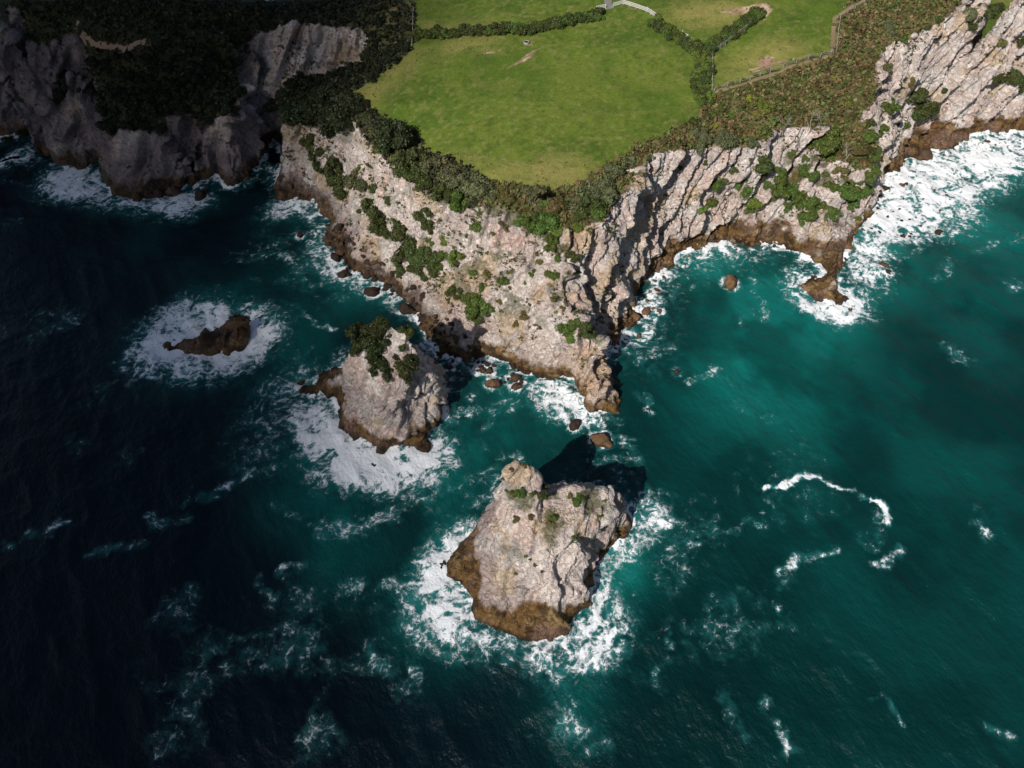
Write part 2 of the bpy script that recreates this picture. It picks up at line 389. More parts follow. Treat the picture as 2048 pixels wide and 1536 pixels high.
def terrain_material():
    k = NT('coast_ground')
    base = k.new('ShaderNodeAttribute', attribute_name='tint').outputs['Color']
    soft = k.attr('soft')                       # 1 on turf and heath, 0 on bare rock
    wet = k.attr('wet')
    n1 = k.noise(1.7, 6, 0.68); n2 = k.noise(0.8, 5, 0.65, vec=k.mapped((1.0, 1.0, 5.0), (0.5, -0.35, 0.2)))
    v = k.math('ADD', k.math('MULTIPLY', n1, 1.1), k.math('MULTIPLY', n2, 0.55))      # about 0.83 on average
    fac = k.smooth(v, 0.45, 1.2, 0.70, 1.25)
    col = k.new('ShaderNodeVectorMath', operation='SCALE'); k.link(base, col.inputs[0]); k.link(fac, col.inputs['Scale'])
    h = k.math('ADD', k.math('MULTIPLY', n1, k.math('SUBTRACT', 0.95, k.math('MULTIPLY', soft, 0.55))), k.math('MULTIPLY', n2, k.math('SUBTRACT', 0.8, k.math('MULTIPLY', soft, 0.8))))
    wv = k.new('ShaderNodeVectorMath', operation='MULTIPLY_ADD'); k.link(k.noise(0.35, 3, 0.6, col=True), wv.inputs[0]); wv.inputs[1].default_value = (2.2, 2.2, 2.2); k.link(k.mapped((1.0, 1.0, 2.6), (0.5, -0.35, 0.2)), wv.inputs[2])
    joint = k.smooth(k.voro(0.20, vec=wv.outputs[0]), 0.0, 0.022)
    h = k.math('ADD', h, k.math('MULTIPLY', k.math('MULTIPLY', joint, k.smooth(n2, 0.42, 0.6)), k.math('SUBTRACT', 0.7, k.math('MULTIPLY', soft, 0.7))))
    nrm = k.bump(h, 1.0, 0.40)
    rough = k.math('SUBTRACT', 0.95, k.math('MULTIPLY', wet, 0.5))
    return k.done(col.outputs[0], rough, nrm, 0.25)
M_GROUND = terrain_material()

def mesh_obj(name, V, Fq, mat, parent=None, smooth=True, tri=False):
    """mesh from arrays: V (n,3), Fq (m,4) or (m,3)"""
    me = bpy.data.meshes.new(name)
    V = np.asarray(V, np.float32); Fq = np.asarray(Fq, np.int32)
    k = Fq.shape[1]
    me.vertices.add(len(V)); me.vertices.foreach_set('co', V.ravel())
    me.loops.add(Fq.size); me.loops.foreach_set('vertex_index', Fq.ravel())
    me.polygons.add(len(Fq)); me.polygons.foreach_set('loop_start', np.arange(0, Fq.size, k, dtype=np.int32))
    if smooth: me.polygons.foreach_set('use_smooth', np.ones(len(Fq), bool))
    me.update(calc_edges=True)
    o = bpy.data.objects.new(name, me)
    if mat: me.materials.append(mat)
    scene.collection.objects.link(o)
    if parent: o.parent = parent
    return o
def set_attr(me, name, arr, domain='POINT'):
    a = me.attributes.new(name, 'FLOAT', domain); a.data.foreach_set('value', np.asarray(arr, np.float32).ravel())
def tag(o, label=None, cat=None, group=None, kind=None):
    if label: o['label'] = label
    if cat: o['category'] = cat
    if group: o['group'] = group
    if kind: o['kind'] = kind
    return o
def empty(name, loc):
    o = bpy.data.objects.new(name, None); o.location = loc; o.empty_display_size = 0.5
    scene.collection.objects.link(o); return o

# ------------------------------------------------------------------ terrain solids
def solid(mask, zb=-5.0):
    """closed block under the cells of a mask; returns V, quads"""
    cell = mask[:-1, :-1] & mask[1:, :-1] & mask[:-1, 1:] & mask[1:, 1:]
    used = np.zeros(mask.shape, bool)
    used[:-1, :-1] |= cell; used[1:, :-1] |= cell; used[:-1, 1:] |= cell; used[1:, 1:] |= cell
    idx = -np.ones(mask.shape, int); n = used.sum(); idx[used] = np.arange(n)
    top = np.column_stack([GX[used], GY[used], Z[used]]); bot = top.copy(); bot[:, 2] = zb
    cy, cx = np.nonzero(cell)
    a, b, c, d = idx[cy, cx], idx[cy, cx + 1], idx[cy + 1, cx + 1], idx[cy + 1, cx]
    F = [np.column_stack([a, b, c, d]), np.column_stack([d, c, b, a]) + n]
    cp = np.pad(cell, 1)
    for (dy, dx, p, q) in ((-1, 0, a, b), (0, 1, b, c), (1, 0, c, d), (0, -1, d, a)):
        e = ~cp[cy + 1 + dy, cx + 1 + dx]
        F.append(np.column_stack([q[e], p[e], p[e] + n, q[e] + n]))
    return np.vstack([top, bot]), np.vstack(F)
def remeshed(mask, voxel, zcut=-2.4):
    V, F = solid(mask)
    o = mesh_obj('tmp', V, F, None)
    md = o.modifiers.new('r', 'REMESH'); md.mode = 'VOXEL'; md.voxel_size = voxel; md.adaptivity = 0
    dg = bpy.context.evaluated_depsgraph_get(); dg.update()
    e = o.evaluated_get(dg); me = e.to_mesh()
    n = len(me.vertices); W = np.empty(n * 3, np.float32); me.vertices.foreach_get('co', W); W = W.reshape(-1, 3)
    N = np.empty(n * 3, np.float32); me.vertices.foreach_get('normal', N); N = N.reshape(-1, 3)
    q = np.empty(len(me.polygons) * 4, np.int32); me.loops.foreach_get('vertex_index', q); q = q.reshape(-1, 4)
    e.to_mesh_clear(); old = o.data
    bpy.data.objects.remove(o); bpy.data.meshes.remove(old)
    keep = (W[q][:, :, 2] > zcut).all(1)
    u, inv = np.unique(q[keep].ravel(), return_inverse=True)
    return W[u], N[u], inv.reshape(-1, 4)
def compact(W, F, *arrs):
    u, inv = np.unique(F.ravel(), return_inverse=True)
    return (W[u], inv.reshape(F.shape)) + tuple(a[u] for a in arrs)

STRIKE = Vector((-0.42, -0.30, -0.86)).normalized()
_a = STRIKE.cross(Vector((0, 1, 0))).normalized(); _b = STRIKE.cross(_a).normalized()
ROT = np.array([list(_a), list(_b), list(STRIKE)]).T
def saw(t, sharp=0.14):
    f = t - np.floor(t)
    return np.where(f < 1 - sharp, f / (1 - sharp), (1 - f) / sharp)
def rock_shape(W, N, amp, seed=0, rib=1.0, crumble=1.0, facet=0.38):
    """displacement along the normals that turns the smooth survey into ribs, joints and blocks"""
    d = np.zeros(len(W), np.float32)
    s = amp > 0.02
    P = W[s].astype(np.float64)
    east = sstep(-0.5, 0.3, N[s, 0])
    rb = rib * (0.45 + 0.95 * east); cr = crumble * (0.46 - 0.26 * east)
    n9 = fbm(P / 9, 3, 31 + seed); n5 = fbm(P / 4.5, 3, 47 + seed)
    Q = (P + np.column_stack([n9, n5, n9])[:, [0, 1, 2]] * 2.5) @ ROT
    v = 2.0 * (fbm(P / 11, 3, 1 + seed) - 0.5)
    R0 = P @ ROT
    m9 = fbm(R0 / np.array([8.0, 8.0, 24.0]), 3, 33 + seed); m4 = fbm(R0 / np.array([3.5, 3.5, 13.0]), 3, 37 + seed)
    hgt = 0.45 + 0.9 * vnoise(R0 / np.array([5.0, 5.0, 9.0]), 39 + seed)
    v += rb * 2.6 * hgt * (saw(R0[:, 0] / 7.5 + 2.2 * m9, 0.10) - 0.5)
    v += rb * 0.8 * hgt * (saw(R0[:, 0] / 3.0 + 1.6 * m4 + 1.6 * m9, 0.12) - 0.5)
    v += rb * 0.9 * (saw(R0[:, 1] / 5.0 - 2.0 * m9 + 0.6 * m4, 0.10) - 0.5)
    v += 0.6 * rb * (ridged(R0 / np.array([1.7, 1.7, 9.0]), 3, 11 + seed) - 0.6)
    f1, f2, c, tl = worley(R0 / np.array([5.5, 5.5, 8.5]) + 0.25 * n5[:, None], 65 + seed, True)
    v += facet * (1.5 * (c - 0.5) + 3.4 * tl) - 0.5 * np.exp(-np.square((f2 - f1) / 0.03))
    f1, f2, c, tl = worley(R0 / np.array([2.3, 2.3, 3.8]) + 0.3 * n5[:, None], 5 + seed, True)
    v += facet * (0.55 * (c - 0.5) + 1.3 * tl) - 0.30 * np.exp(-np.square((f2 - f1) / 0.04))
    f1, f2, c = worley(P / np.array([1.15, 1.15, 1.0]), 15 + seed)
    v += 0.45 * cr * (c - 0.5) - 0.10 * cr * np.exp(-np.square((f2 - f1) / 0.10))
    pit = fbm(P / 1.5, 3, 21 + seed)
    v += 1.1 * cr * (pit - 0.5) - 1.0 * cr * sstep(0.55, 0.66, fbm(P / 2.1, 3, 27 + seed)) - 0.45 * cr * sstep(0.57, 0.66, fbm(P / 0.9, 2, 29 + seed))
    d[s] = v
    return d * amp
def cmix(a, b, t):
    return a + (np.asarray(b, np.float32)[None] - a) * np.asarray(t)[:, None]
def rock_tint(W, N, tide, wet, plum, moss, weed=0.0):
    P = W.astype(np.float64)
    n1 = fbm(P / 8, 4, 141); n2 = fbm(P / 1.3, 4, 143); n3 = fbm(P / 3.2, 4, 147); n4 = fbm(P / 5.5, 4, 149)
    bed = fbm((P @ ROT) / np.array([3.2, 3.2, 14.0]), 4, 151)
    c = np.tile(np.array([[0.600, 0.482, 0.430]], np.float32), (len(W), 1))
    c = cmix(c, (0.680, 0.585, 0.530), sstep(0.40, 0.58, n1))
    c = cmix(c, (0.60, 0.430, 0.360), sstep(0.52, 0.68, bed) * 0.7)
    c = cmix(c, (0.735, 0.675, 0.630), sstep(0.50, 0.66, n3) * 0.75)
    c = cmix(c, (0.44, 0.37, 0.335), sstep(0.58, 0.72, n2) * 0.35)
    c = cmix(c, (0.40, 0.355, 0.35), sstep(0.59, 0.68, n4) * 0.5)
    c = cmix(c, (0.50, 0.36, 0.20), sstep(0.60, 0.70, fbm(P / 6.5, 3, 157)) * 0.6)
    toe = at(1195, 765)
    c = cmix(c, (0.50, 0.325, 0.20), 0.8 * np.exp(-np.square((P[:, 0] - toe[0]) / 7.0) - np.square((P[:, 1] - toe[1]) / 9.0)) * sstep(9, 6, W[:, 2]))
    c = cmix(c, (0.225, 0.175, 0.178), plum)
    c = cmix(c, (0.10, 0.095, 0.032), moss * sstep(0.53, 0.60, n3) * 0.85)
    gold = cmix(np.tile(np.array([[0.165, 0.092, 0.032]], np.float32), (len(W), 1)), (0.27, 0.175, 0.08), sstep(0.45, 0.65, n3))
    gold = cmix(gold, (0.045, 0.026, 0.012), sstep(0.48, 0.60, n2) * 0.85)
    gold = cmix(gold, (0.21, 0.13, 0.10), sstep(0.52, 0.62, n4) * 0.6)
    c = c + (gold - c) * tide[:, None]
    c = c * (1 - 0.08 * (1 - tide))[:, None]
    dk = cmix(np.tile(np.array([[0.030, 0.019, 0.012]], np.float32), (len(W), 1)), (0.085, 0.05, 0.025), sstep(0.4, 0.6, n3))
    c = c + (dk - c) * (wet * 0.88)[:, None]
    return c
def turf_tint(W, st):
    P = W.astype(np.float64) * np.array([1, 1, 0.2])
    g1 = fbm(P / 17, 4, 161); g2 = fbm(P / 3.0, 4, 163); g3 = fbm(P / 1.0, 3, 165); g4 = fbm(P / 7.0, 3, 167)
    c = cmix(np.tile(np.array([[0.074, 0.120, 0.011]], np.float32), (len(W), 1)), (0.108, 0.150, 0.017), sstep(0.38, 0.62, g1))
    c = cmix(c, (0.050, 0.090, 0.010), sstep(0.54, 0.74, g4) * 0.5)
    c = cmix(c, (0.135, 0.150, 0.030), sstep(0.52, 0.72, g2) * 0.45)
    c = cmix(c, (0.19, 0.18, 0.06), sstep(0.60, 0.74, g3) * 0.6)
    c = cmix(c, (0.040, 0.072, 0.008), sstep(0.42, 0.28, g3) * 0.5)
    s_ = st * sstep(0.25, 0.55, g2 + 0.1) * 0.9
    return cmix(c, (0.245, 0.215, 0.062), s_)
def scrub_tint(W):
    P = W.astype(np.float64)
    a = fbm(P / 2.2, 4, 171); b = fbm(P / 9, 3, 173)
    c = cmix(np.tile(np.array([[0.050, 0.045, 0.015]], np.float32), (len(W), 1)), (0.150, 0.122, 0.050), sstep(0.4, 0.66, a))
    c = cmix(c, (0.060, 0.070, 0.018), sstep(0.45, 0.6, b) * 0.7)
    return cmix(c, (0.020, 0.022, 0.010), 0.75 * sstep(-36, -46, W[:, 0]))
def soil_tint(W):
    a = fbm(W.astype(np.float64) / 1.5, 3, 175)
    return cmix(np.tile(np.array([[0.27, 0.17, 0.11]], np.float32), (len(W), 1)), (0.47, 0.35, 0.24), sstep(0.35, 0.65, a))
def set_color(me, name, arr):
    a = me.attributes.new(name, 'FLOAT_COLOR', 'POINT')
    a.data.foreach_set('color', np.column_stack([arr, np.ones(len(arr))]).astype(np.float32).ravel())
def ground_masks(W, N):
    xy = W[:, :2]
    g = samp(F_GRASS, xy); sc = samp(F_SCRUB, xy); so = samp(F_SOIL, xy); st = samp(F_STRAW, xy)
    left = sstep(-40, -48, xy[:, 0])
    steep = sstep(0.70, 0.50, N[:, 2]) * (1 - left) + sstep(0.34, 0.2, N[:, 2]) * left
    sc = sc * (1 - steep * 0.9)
    return g, sc, so, st
def tide_masks(W, band, wetz):
    P = W.astype(np.float64)
    n = fbm(P / 4.5, 4, 71); m = fbm(P / 1.5, 3, 73)
    zz = W[:, 2] - (n - 0.5) * 6.0 - (m - 0.5) * 2.2
    tide = sstep(band + 0.9, band - 0.7, zz)
    wet = sstep(wetz + 0.5, wetz - 0.3, W[:, 2] - (m - 0.5) * 1.5)
    return tide, wet

fine = LAND & (GY < 232)
dl = chamfer(LAND & (GY < 262), RES, 8)
stack_mask = {}
for kname, p in stack_polys.items():
    stack_mask[kname] = chamfer(inside(p, GX, GY), RES, 7) < 3.0
main_mask = (chamfer(inside(main_poly, GX, GY) & ~inside(bay_poly, GX, GY), RES, 8) < 3.5) & (GY < 236)
for kname in stack_mask: main_mask &= ~(stack_mask[kname] & ~inside(main_poly, GX, GY))

W, N, F = remeshed(main_mask, 0.46)
print('remesh', len(W), len(F), time.time() - T0)
def split_quads(W, N, F, sel):
    """four quads for every selected one"""
    S = F[sel]; E = np.stack([S, np.roll(S, -1, 1)], 2).reshape(-1, 2); E.sort(1)
    u, inv = np.unique(E[:, 0].astype(np.int64) * len(W) + E[:, 1], return_inverse=True)
    ea, eb = u // len(W), u % len(W); m = inv.reshape(-1, 4) + len(W); c = np.arange(len(S)) + len(W) + len(u)
    W3 = np.vstack([W, 0.5 * (W[ea] + W[eb]), W[S].mean(1)]); N3 = np.vstack([N, N[ea] + N[eb], N[S].mean(1)])
    N3 /= np.linalg.norm(N3, axis=1, keepdims=True) + 1e-9
    Q = [np.column_stack([S[:, i], m[:, i], c, m[:, i - 1]]) for i in range(4)]
    return W3.astype(np.float32), N3.astype(np.float32), np.vstack([F[~sel]] + Q)
g, sc, so, st = ground_masks(W, N)
rk = (np.maximum(g, sc)[F].max(1) < 0.5) & (W[F][:, :, 2].max(1) > -0.3) & (W[F][:, :, 0].mean(1) > -62) & (W[F][:, :, 0].mean(1) < 125) & (W[F][:, :, 1].mean(1) < 200)
W, N, F = split_quads(W, N, F, rk)
print('split', len(W), len(F), rk.sum(), time.time() - T0)
g, sc, so, st = ground_masks(W, N)
amp = np.clip(1 - np.maximum(g, sc * 0.85), 0, 1)
amp *= sstep(-2.5, 0.0, W[:, 2]) * (0.45 + 0.55 * sstep(1.0, 4.5, W[:, 2]))
edgefade = sstep(236, 228, W[:, 1])
D = rock_shape(W, N, amp)
farw = sstep(-58, -70, W[:, 0])
D += amp * farw * 5.0 * (fbm(W.astype(np.float64) / np.array([15, 15, 40]), 2, 401) - 0.55)
rough_ground = (fbm(W.astype(np.float64) / 3.0, 3, 91) - 0.5) * (0.35 * g + 1.3 * sc * (1 - g)) + (fbm(W.astype(np.float64) / 16.0, 2, 95) - 0.5) * 1.0 * g
W2 = W + N * (D * edgefade)[:, None]
W2[:, 2] += rough_ground * edgefade * (1 - amp)
# the cove shelf and the boulder shores are cobbled with weed-covered stones
f1, f2, cc = worley(W.astype(np.float64) / np.array([1.3, 1.3, 1.6]), 81)
cob = sstep(3.6, 2.4, W[:, 2]) * sstep(0.3, 0.9, W[:, 2])
W2[:, 2] += cob * (0.75 * (cc - 0.4) + 0.5 * (0.5 - f1))
band = 1.9 + 1.5 * sstep(10, 40, W[:, 0]) * sstep(160, 150, W[:, 1]) + 2.6 * sstep(88, 98, W[:, 0]) * sstep(162, 170, W[:, 1])
tide, wet = tide_masks(W2, band, 0.45)
dark_w = sstep(-12, -22, W[:, 0])          # the western foreshore carries darker weed
wet = np.maximum(wet, dark_w * sstep(4.2, 2.2, W2[:, 2] - (fbm(W.astype(np.float64) / 3, 3, 77) - 0.5) * 3) * 0.8)
kelp = np.exp(-np.square((W[:, 0] - at(1675, 540)[0]) / 4.5) - np.square((W[:, 1] - at(1675, 545)[1]) / 9.0))
wet = np.maximum(wet, 0.75 * kelp * sstep(3.5, 2.0, W2[:, 2]))
nn = fbm(W.astype(np.float64) / 9, 3, 101)
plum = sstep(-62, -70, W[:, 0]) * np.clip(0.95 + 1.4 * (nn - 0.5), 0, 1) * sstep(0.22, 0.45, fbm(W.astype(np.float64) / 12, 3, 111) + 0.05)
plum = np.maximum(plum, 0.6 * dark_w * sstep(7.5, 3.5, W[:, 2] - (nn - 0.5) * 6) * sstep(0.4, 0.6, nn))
moss = sstep(0.35, 0.75, N[:, 2]) * sstep(5, 9, W[:, 2])
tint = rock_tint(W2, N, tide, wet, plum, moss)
en = (fbm(W.astype(np.float64) / 1.2, 3, 181) - 0.5) * 0.8
mg = sstep(0.4, 0.6, g + en); ms = sstep(0.4, 0.6, sc + en); mo = sstep(0.35, 0.6, so + en * 0.5)
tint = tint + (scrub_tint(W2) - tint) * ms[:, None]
tint = tint + (turf_tint(W2, st) - tint) * mg[:, None]
tint = tint + (soil_tint(W2) - tint) * mo[:, None]
soft = np.maximum(mg, ms)
fz = W2[F].mean(1)
fg = g[F].mean(1); fs = sc[F].mean(1)
kind = np.where(fg > 0.5, 0, np.where(fs > 0.5, 1, 2))
TERR = []
for kk, nm in ((0, 'paddock'), (1, 'scrub_slope'), (2, 'cliff')):
    V_, F_, a1, a2, a3 = compact(W2, F[kind == kk], tint, soft, wet)
    o = mesh_obj(nm, V_, F_, M_GROUND)
    set_color(o.data, 'tint', a1); set_attr(o.data, 'soft', a2); set_attr(o.data, 'wet', a3)
    tag(o, kind='structure'); TERR.append(o)
print('main land', time.time() - T0)

def stack_object(name, key, voxel, band, wetz, label, cat, amp_k=1.0, seed=3, darkw=0.0, rib=1.0, crumble=1.0, facet=1.0):
    W, N, F = remeshed(stack_mask[key], voxel)
    amp = sstep(-2.5, 0.2, W[:, 2]) * (0.4 + 0.6 * sstep(0.5, 4.0, W[:, 2])) * amp_k
    amp = amp * (1 - 0.4 * sstep(9, 14, W[:, 2]))
    W2 = W + N * (rock_shape(W, N, amp, seed, rib, crumble, facet))[:, None]
    P = W.astype(np.float64)
    tide, wet = tide_masks(W2, band(W2), wetz)
    if darkw: wet = np.maximum(wet, darkw * np.ones(len(W)))
    moss = sstep(0.45, 0.8, N[:, 2]) * sstep(7, 12, W[:, 2])
    plum = 0.45 * sstep(0.5, 0.66, fbm(P / 7, 3, 119 + seed)) if not darkw else np.zeros(len(W))
    tint = rock_tint(W2, N, tide, wet, plum, moss)
    V_, F_, a1, a2 = compact(W2, F, tint, wet)
    o = mesh_obj(name, V_, F_, M_GROUND)
    set_color(o.data, 'tint', a1); set_attr(o.data, 'soft', np.zeros(len(V_))); set_attr(o.data, 'wet', a2)
    # origin at the base
    c = V_.mean(0); c[2] = 0
    o.data.transform(Matrix.Translation(-Vector(c))); o.location = c
    tag(o, label, cat); TERR.append(o)
    return o
fs_l = at(882, 1127)[0]
front_stack = stack_object('sea_stack', 'front', 0.28, lambda w: 2.2 + 2.6 * sstep(-4, -8, w[:, 0]) + 2.4 * sstep(52, 46, w[:, 1]), 0.55,
    'pale tilted rock slab islet with a blunt spire, ringed by foam, nearest the camera', 'sea stack', 0.75, 5, 0.0, 0.7, 0.35, 0.62)
west_stack = stack_object('sea_stack', 'west', 0.3, lambda w: 2.7 + 0 * w[:, 0], 0.7,
    'tall blocky grey rock islet with a dark shrub-covered top left of the headland tip', 'sea stack', 0.85, 9, 0.0, 1.0, 0.5, 0.8)
reef = stack_object('reef', 'reef', 0.3, lambda w: 9 + 0 * w[:, 0], 0.6,
    'low dark brown reef alone in a ring of foam at the left', 'rock', 1.0, 13, 0.62)
print('stacks', time.time() - T0)

# far land behind the fields, out to the second bay
fm = LAND & (GY >= 232)
sub = slice(None, None, 4)
gx, gy, gz, gm = GX[sub, sub], GY[sub, sub], Z[sub, sub], (chamfer(LAND, RES, 6) < 3)[sub, sub] & (GY[sub, sub] >= 231.5)
cell = gm[:-1, :-1] & gm[1:, :-1] & gm[:-1, 1:] & gm[1:, 1:]
ii = np.arange(gx.size).reshape(gx.shape); cy, cx = np.nonzero(cell)
Ff = np.column_stack([ii[cy, cx], ii[cy, cx + 1], ii[cy + 1, cx + 1], ii[cy + 1, cx]])
Vf = np.column_stack([gx.ravel(), gy.ravel(), gz.ravel() - 0.05])
Vf, Ff = compact(Vf, Ff)
far = mesh_obj('hills', Vf, Ff, M_GROUND)
tf = scrub_tint(Vf); tf = tf + (turf_tint(Vf, np.full(len(Vf), 0.3)) - tf) * samp(F_GRASS, Vf)[:, None]
set_color(far.data, 'tint', tf); set_attr(far.data, 'soft', np.ones(len(Vf))); set_attr(far.data, 'wet', np.zeros(len(Vf)))
tag(far, kind='structure')
bpy.context.view_layer.update()
DG = bpy.context.evaluated_depsgraph_get()
def hit_px(px, py):
    d = Vector(ray(px, py)).normalized()
    ok, loc, nor, idx, ob, m = scene.ray_cast(DG, Vector((0, 0, CAM_H)), d)
    return (loc, nor, ob) if ok else (None, None, None)
def drop(x, y):
    ok, loc, nor, idx, ob, m = scene.ray_cast(DG, Vector((x, y, 100.0)), Vector((0, 0, -1)))
    return (loc, nor) if ok else (None, None)

# ------------------------------------------------------------------ plants
def leaf_material():
    k = NT('foliage')
    oi = k.new('ShaderNodeObjectInfo')
    base = oi.outputs['Color']
    r = k.attr('rnd')
    hsv = k.new('ShaderNodeHueSaturation')
    k.link(base, hsv.inputs['Color'])
    k.link(k.math('ADD', 0.47, k.math('MULTIPLY', oi.outputs['Random'], 0.05)), hsv.inputs['Hue'])
    hsv.inputs['Saturation'].default_value = 1.0
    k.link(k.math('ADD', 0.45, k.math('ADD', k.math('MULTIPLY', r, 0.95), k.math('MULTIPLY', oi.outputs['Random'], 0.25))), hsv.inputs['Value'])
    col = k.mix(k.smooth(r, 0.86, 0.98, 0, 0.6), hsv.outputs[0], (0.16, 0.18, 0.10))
    return k.done(col, 0.6, None, 0.25)
M_LEAF = leaf_material()
def bark_material(name, a, b):
    k = NT(name)
    n = k.noise(3.0, 5, 0.6)
    return k.done(k.mix(n, a, b), 0.9, k.bump(n, 0.6, 0.05), 0.1)
M_BARK = bark_material('grey_bark', (0.13, 0.11, 0.09), (0.30, 0.26, 0.22))
M_DEAD = bark_material('bleached_wood', (0.22, 0.18, 0.15), (0.46, 0.40, 0.36))

def icos(sub):
    bm = bmesh.new(); bmesh.ops.create_icosphere(bm, subdivisions=sub, radius=1.0)
    V = np.array([v.co[:] for v in bm.verts]); F = np.array([[v.index for v in f.verts] for f in bm.faces]); bm.free()
    return V, F
ICO1, ICO2, ICO3 = icos(1), icos(2), icos(3)

def leaves_at(P, Nrm, size, r):
    """one bent quad per point, facing roughly along Nrm"""
    n = len(P)
    Nrm = Nrm / np.linalg.norm(Nrm, axis=1, keepdims=True)
    t = np.cross(Nrm, r.normal(size=(n, 3))); t /= np.linalg.norm(t, axis=1, keepdims=True) + 1e-9
    b = np.cross(Nrm, t)
    s = (size * r.uniform(0.6, 1.35, n))[:, None]
    V = np.stack([P - t * s * 0.5 - b * s * 0.4, P + t * s * 0.45 - b * s * 0.5, P + t * s * 0.55 + b * s * 0.4, P - t * s * 0.4 + b * s * 0.5], 1).reshape(-1, 3)
    return V, np.arange(4 * n).reshape(-1, 4)
def crown_mesh(name, seed, nl, nleaf, hgt, leaf, flat=False):
    r = np.random.default_rng(seed)
    C = []; Rd = []
    for i in range(nl):
        a = r.uniform(0, 2 * math.pi); q = math.sqrt(r.uniform(0, 1)) * 0.66
        if flat:
            C.append((q * 1.15 * math.cos(a), q * 1.15 * math.sin(a), hgt * (0.55 + 0.4 * r.random()))); Rd.append(r.uniform(0.20, 0.34))
        else:
            C.append((q * math.cos(a), q * math.sin(a), hgt * (0.12 + 0.55 * r.random()) * (1 - 0.45 * q))); Rd.append(r.uniform(0.27, 0.46))
    C = np.array(C); Rd = np.array(Rd)
    k = r.choice(nl, nleaf, p=Rd ** 2 / (Rd ** 2).sum())
    d = r.normal(size=(nleaf, 3)); d[:, 2] = np.where(d[:, 2] < -0.3, -d[:, 2], d[:, 2]); d /= np.linalg.norm(d, axis=1, keepdims=True)
    sq = np.array([1, 1, 0.45 if flat else 0.85])
    P = C[k] + d * Rd[k][:, None] * r.uniform(0.80, 1.12, nleaf)[:, None] * sq
    dist = np.linalg.norm(P[:, None] - C[None], axis=2) / Rd[None]; dist[np.arange(nleaf), k] = 9
    keep = dist.min(1) > 0.72
    P = P[keep]; d = d[keep]
    V, F = leaves_at(P, d + r.normal(size=d.shape) * 0.55, leaf, r)
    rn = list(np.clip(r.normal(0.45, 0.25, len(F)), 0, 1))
    tv = [V]; quads = [tuple(f) for f in F]; nv = len(V); tris = []
    for c, q in zip(C, Rd):                                         # dense twigs and leaves inside
        s = ICO1[0] * q * 0.80 * sq * (1 + 0.2 * r.normal(size=(len(ICO1[0]), 1))) + c
        tv.append(s); tris += [tuple(f + nv) for f in ICO1[1]]; nv += len(s)
    me = bpy.data.meshes.new(name)
    me.from_pydata(np.vstack(tv).tolist(), [], quads + tris)
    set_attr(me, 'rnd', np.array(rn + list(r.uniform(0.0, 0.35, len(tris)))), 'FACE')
    me.materials.append(M_LEAF)
    return me
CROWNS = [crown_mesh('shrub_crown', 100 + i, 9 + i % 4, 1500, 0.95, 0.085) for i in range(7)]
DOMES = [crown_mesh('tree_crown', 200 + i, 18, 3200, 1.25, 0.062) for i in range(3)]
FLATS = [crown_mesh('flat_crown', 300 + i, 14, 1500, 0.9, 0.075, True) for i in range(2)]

def tube(path, rad, sides=6):
    path = np.array(path, float); n = len(path); V = []; F = []
    for i in range(n):
        t = path[min(i + 1, n - 1)] - path[max(i - 1, 0)]; t /= np.linalg.norm(t) + 1e-9
        a = np.cross(t, [0.31, 0.95, 0.1]); a /= np.linalg.norm(a); b = np.cross(t, a)
        for s in range(sides):
            q = 2 * math.pi * s / sides; V.append(path[i] + rad[i] * (a * math.cos(q) + b * math.sin(q)))
    for i in range(n - 1):
        for s in range(sides):
            F.append((i * sides + s, i * sides + (s + 1) % sides, (i + 1) * sides + (s + 1) % sides, (i + 1) * sides + s))
    return np.array(V), F
def branch_mesh(name, seed, height, rad, levels, mat, spread=0.7, lean=0.15, nb=4):
    r = np.random.default_rng(seed); VV = []; FF = []; off = 0
    def grow(p, d, L, ra, lv):
        nonlocal off
        n = 5; path = [p]; q = d / np.linalg.norm(d)
        for i in range(n):
            q = q + r.normal(size=3) * 0.16 + np.array([0, 0, 0.05]); q /= np.linalg.norm(q)
            path.append(path[-1] + q * L / n)
        V, F = tube(path, np.linspace(ra, ra * 0.45, n + 1), 6 if lv == levels else 4)
        VV.append(V); FF.extend([tuple(np.array(f) + off) for f in F]); off += len(V)
        if lv > 0:
            for j in range(nb):
                k = r.integers(2, n + 1); a = r.uniform(0, 2 * math.pi)
                dd = q * 0.6 + spread * np.array([math.cos(a), math.sin(a), r.uniform(0.1, 0.6)])
                grow(path[k], dd, L * r.uniform(0.45, 0.7), ra * 0.5, lv - 1)
    grow(np.array([0, 0, -0.3]), np.array([lean * r.normal(), lean * r.normal(), 1.0]), height, rad, levels)
    me = bpy.data.meshes.new(name); me.from_pydata(np.vstack(VV).tolist(), [], FF); me.materials.append(mat)
    for p in me.polygons: p.use_smooth = True
    return me
TRUNKS = [branch_mesh('trunk', 400 + i, 0.62, 0.05, 1, M_BARK, 0.8, 0.1, 5) for i in range(3)]     # unit sized, scaled with the tree

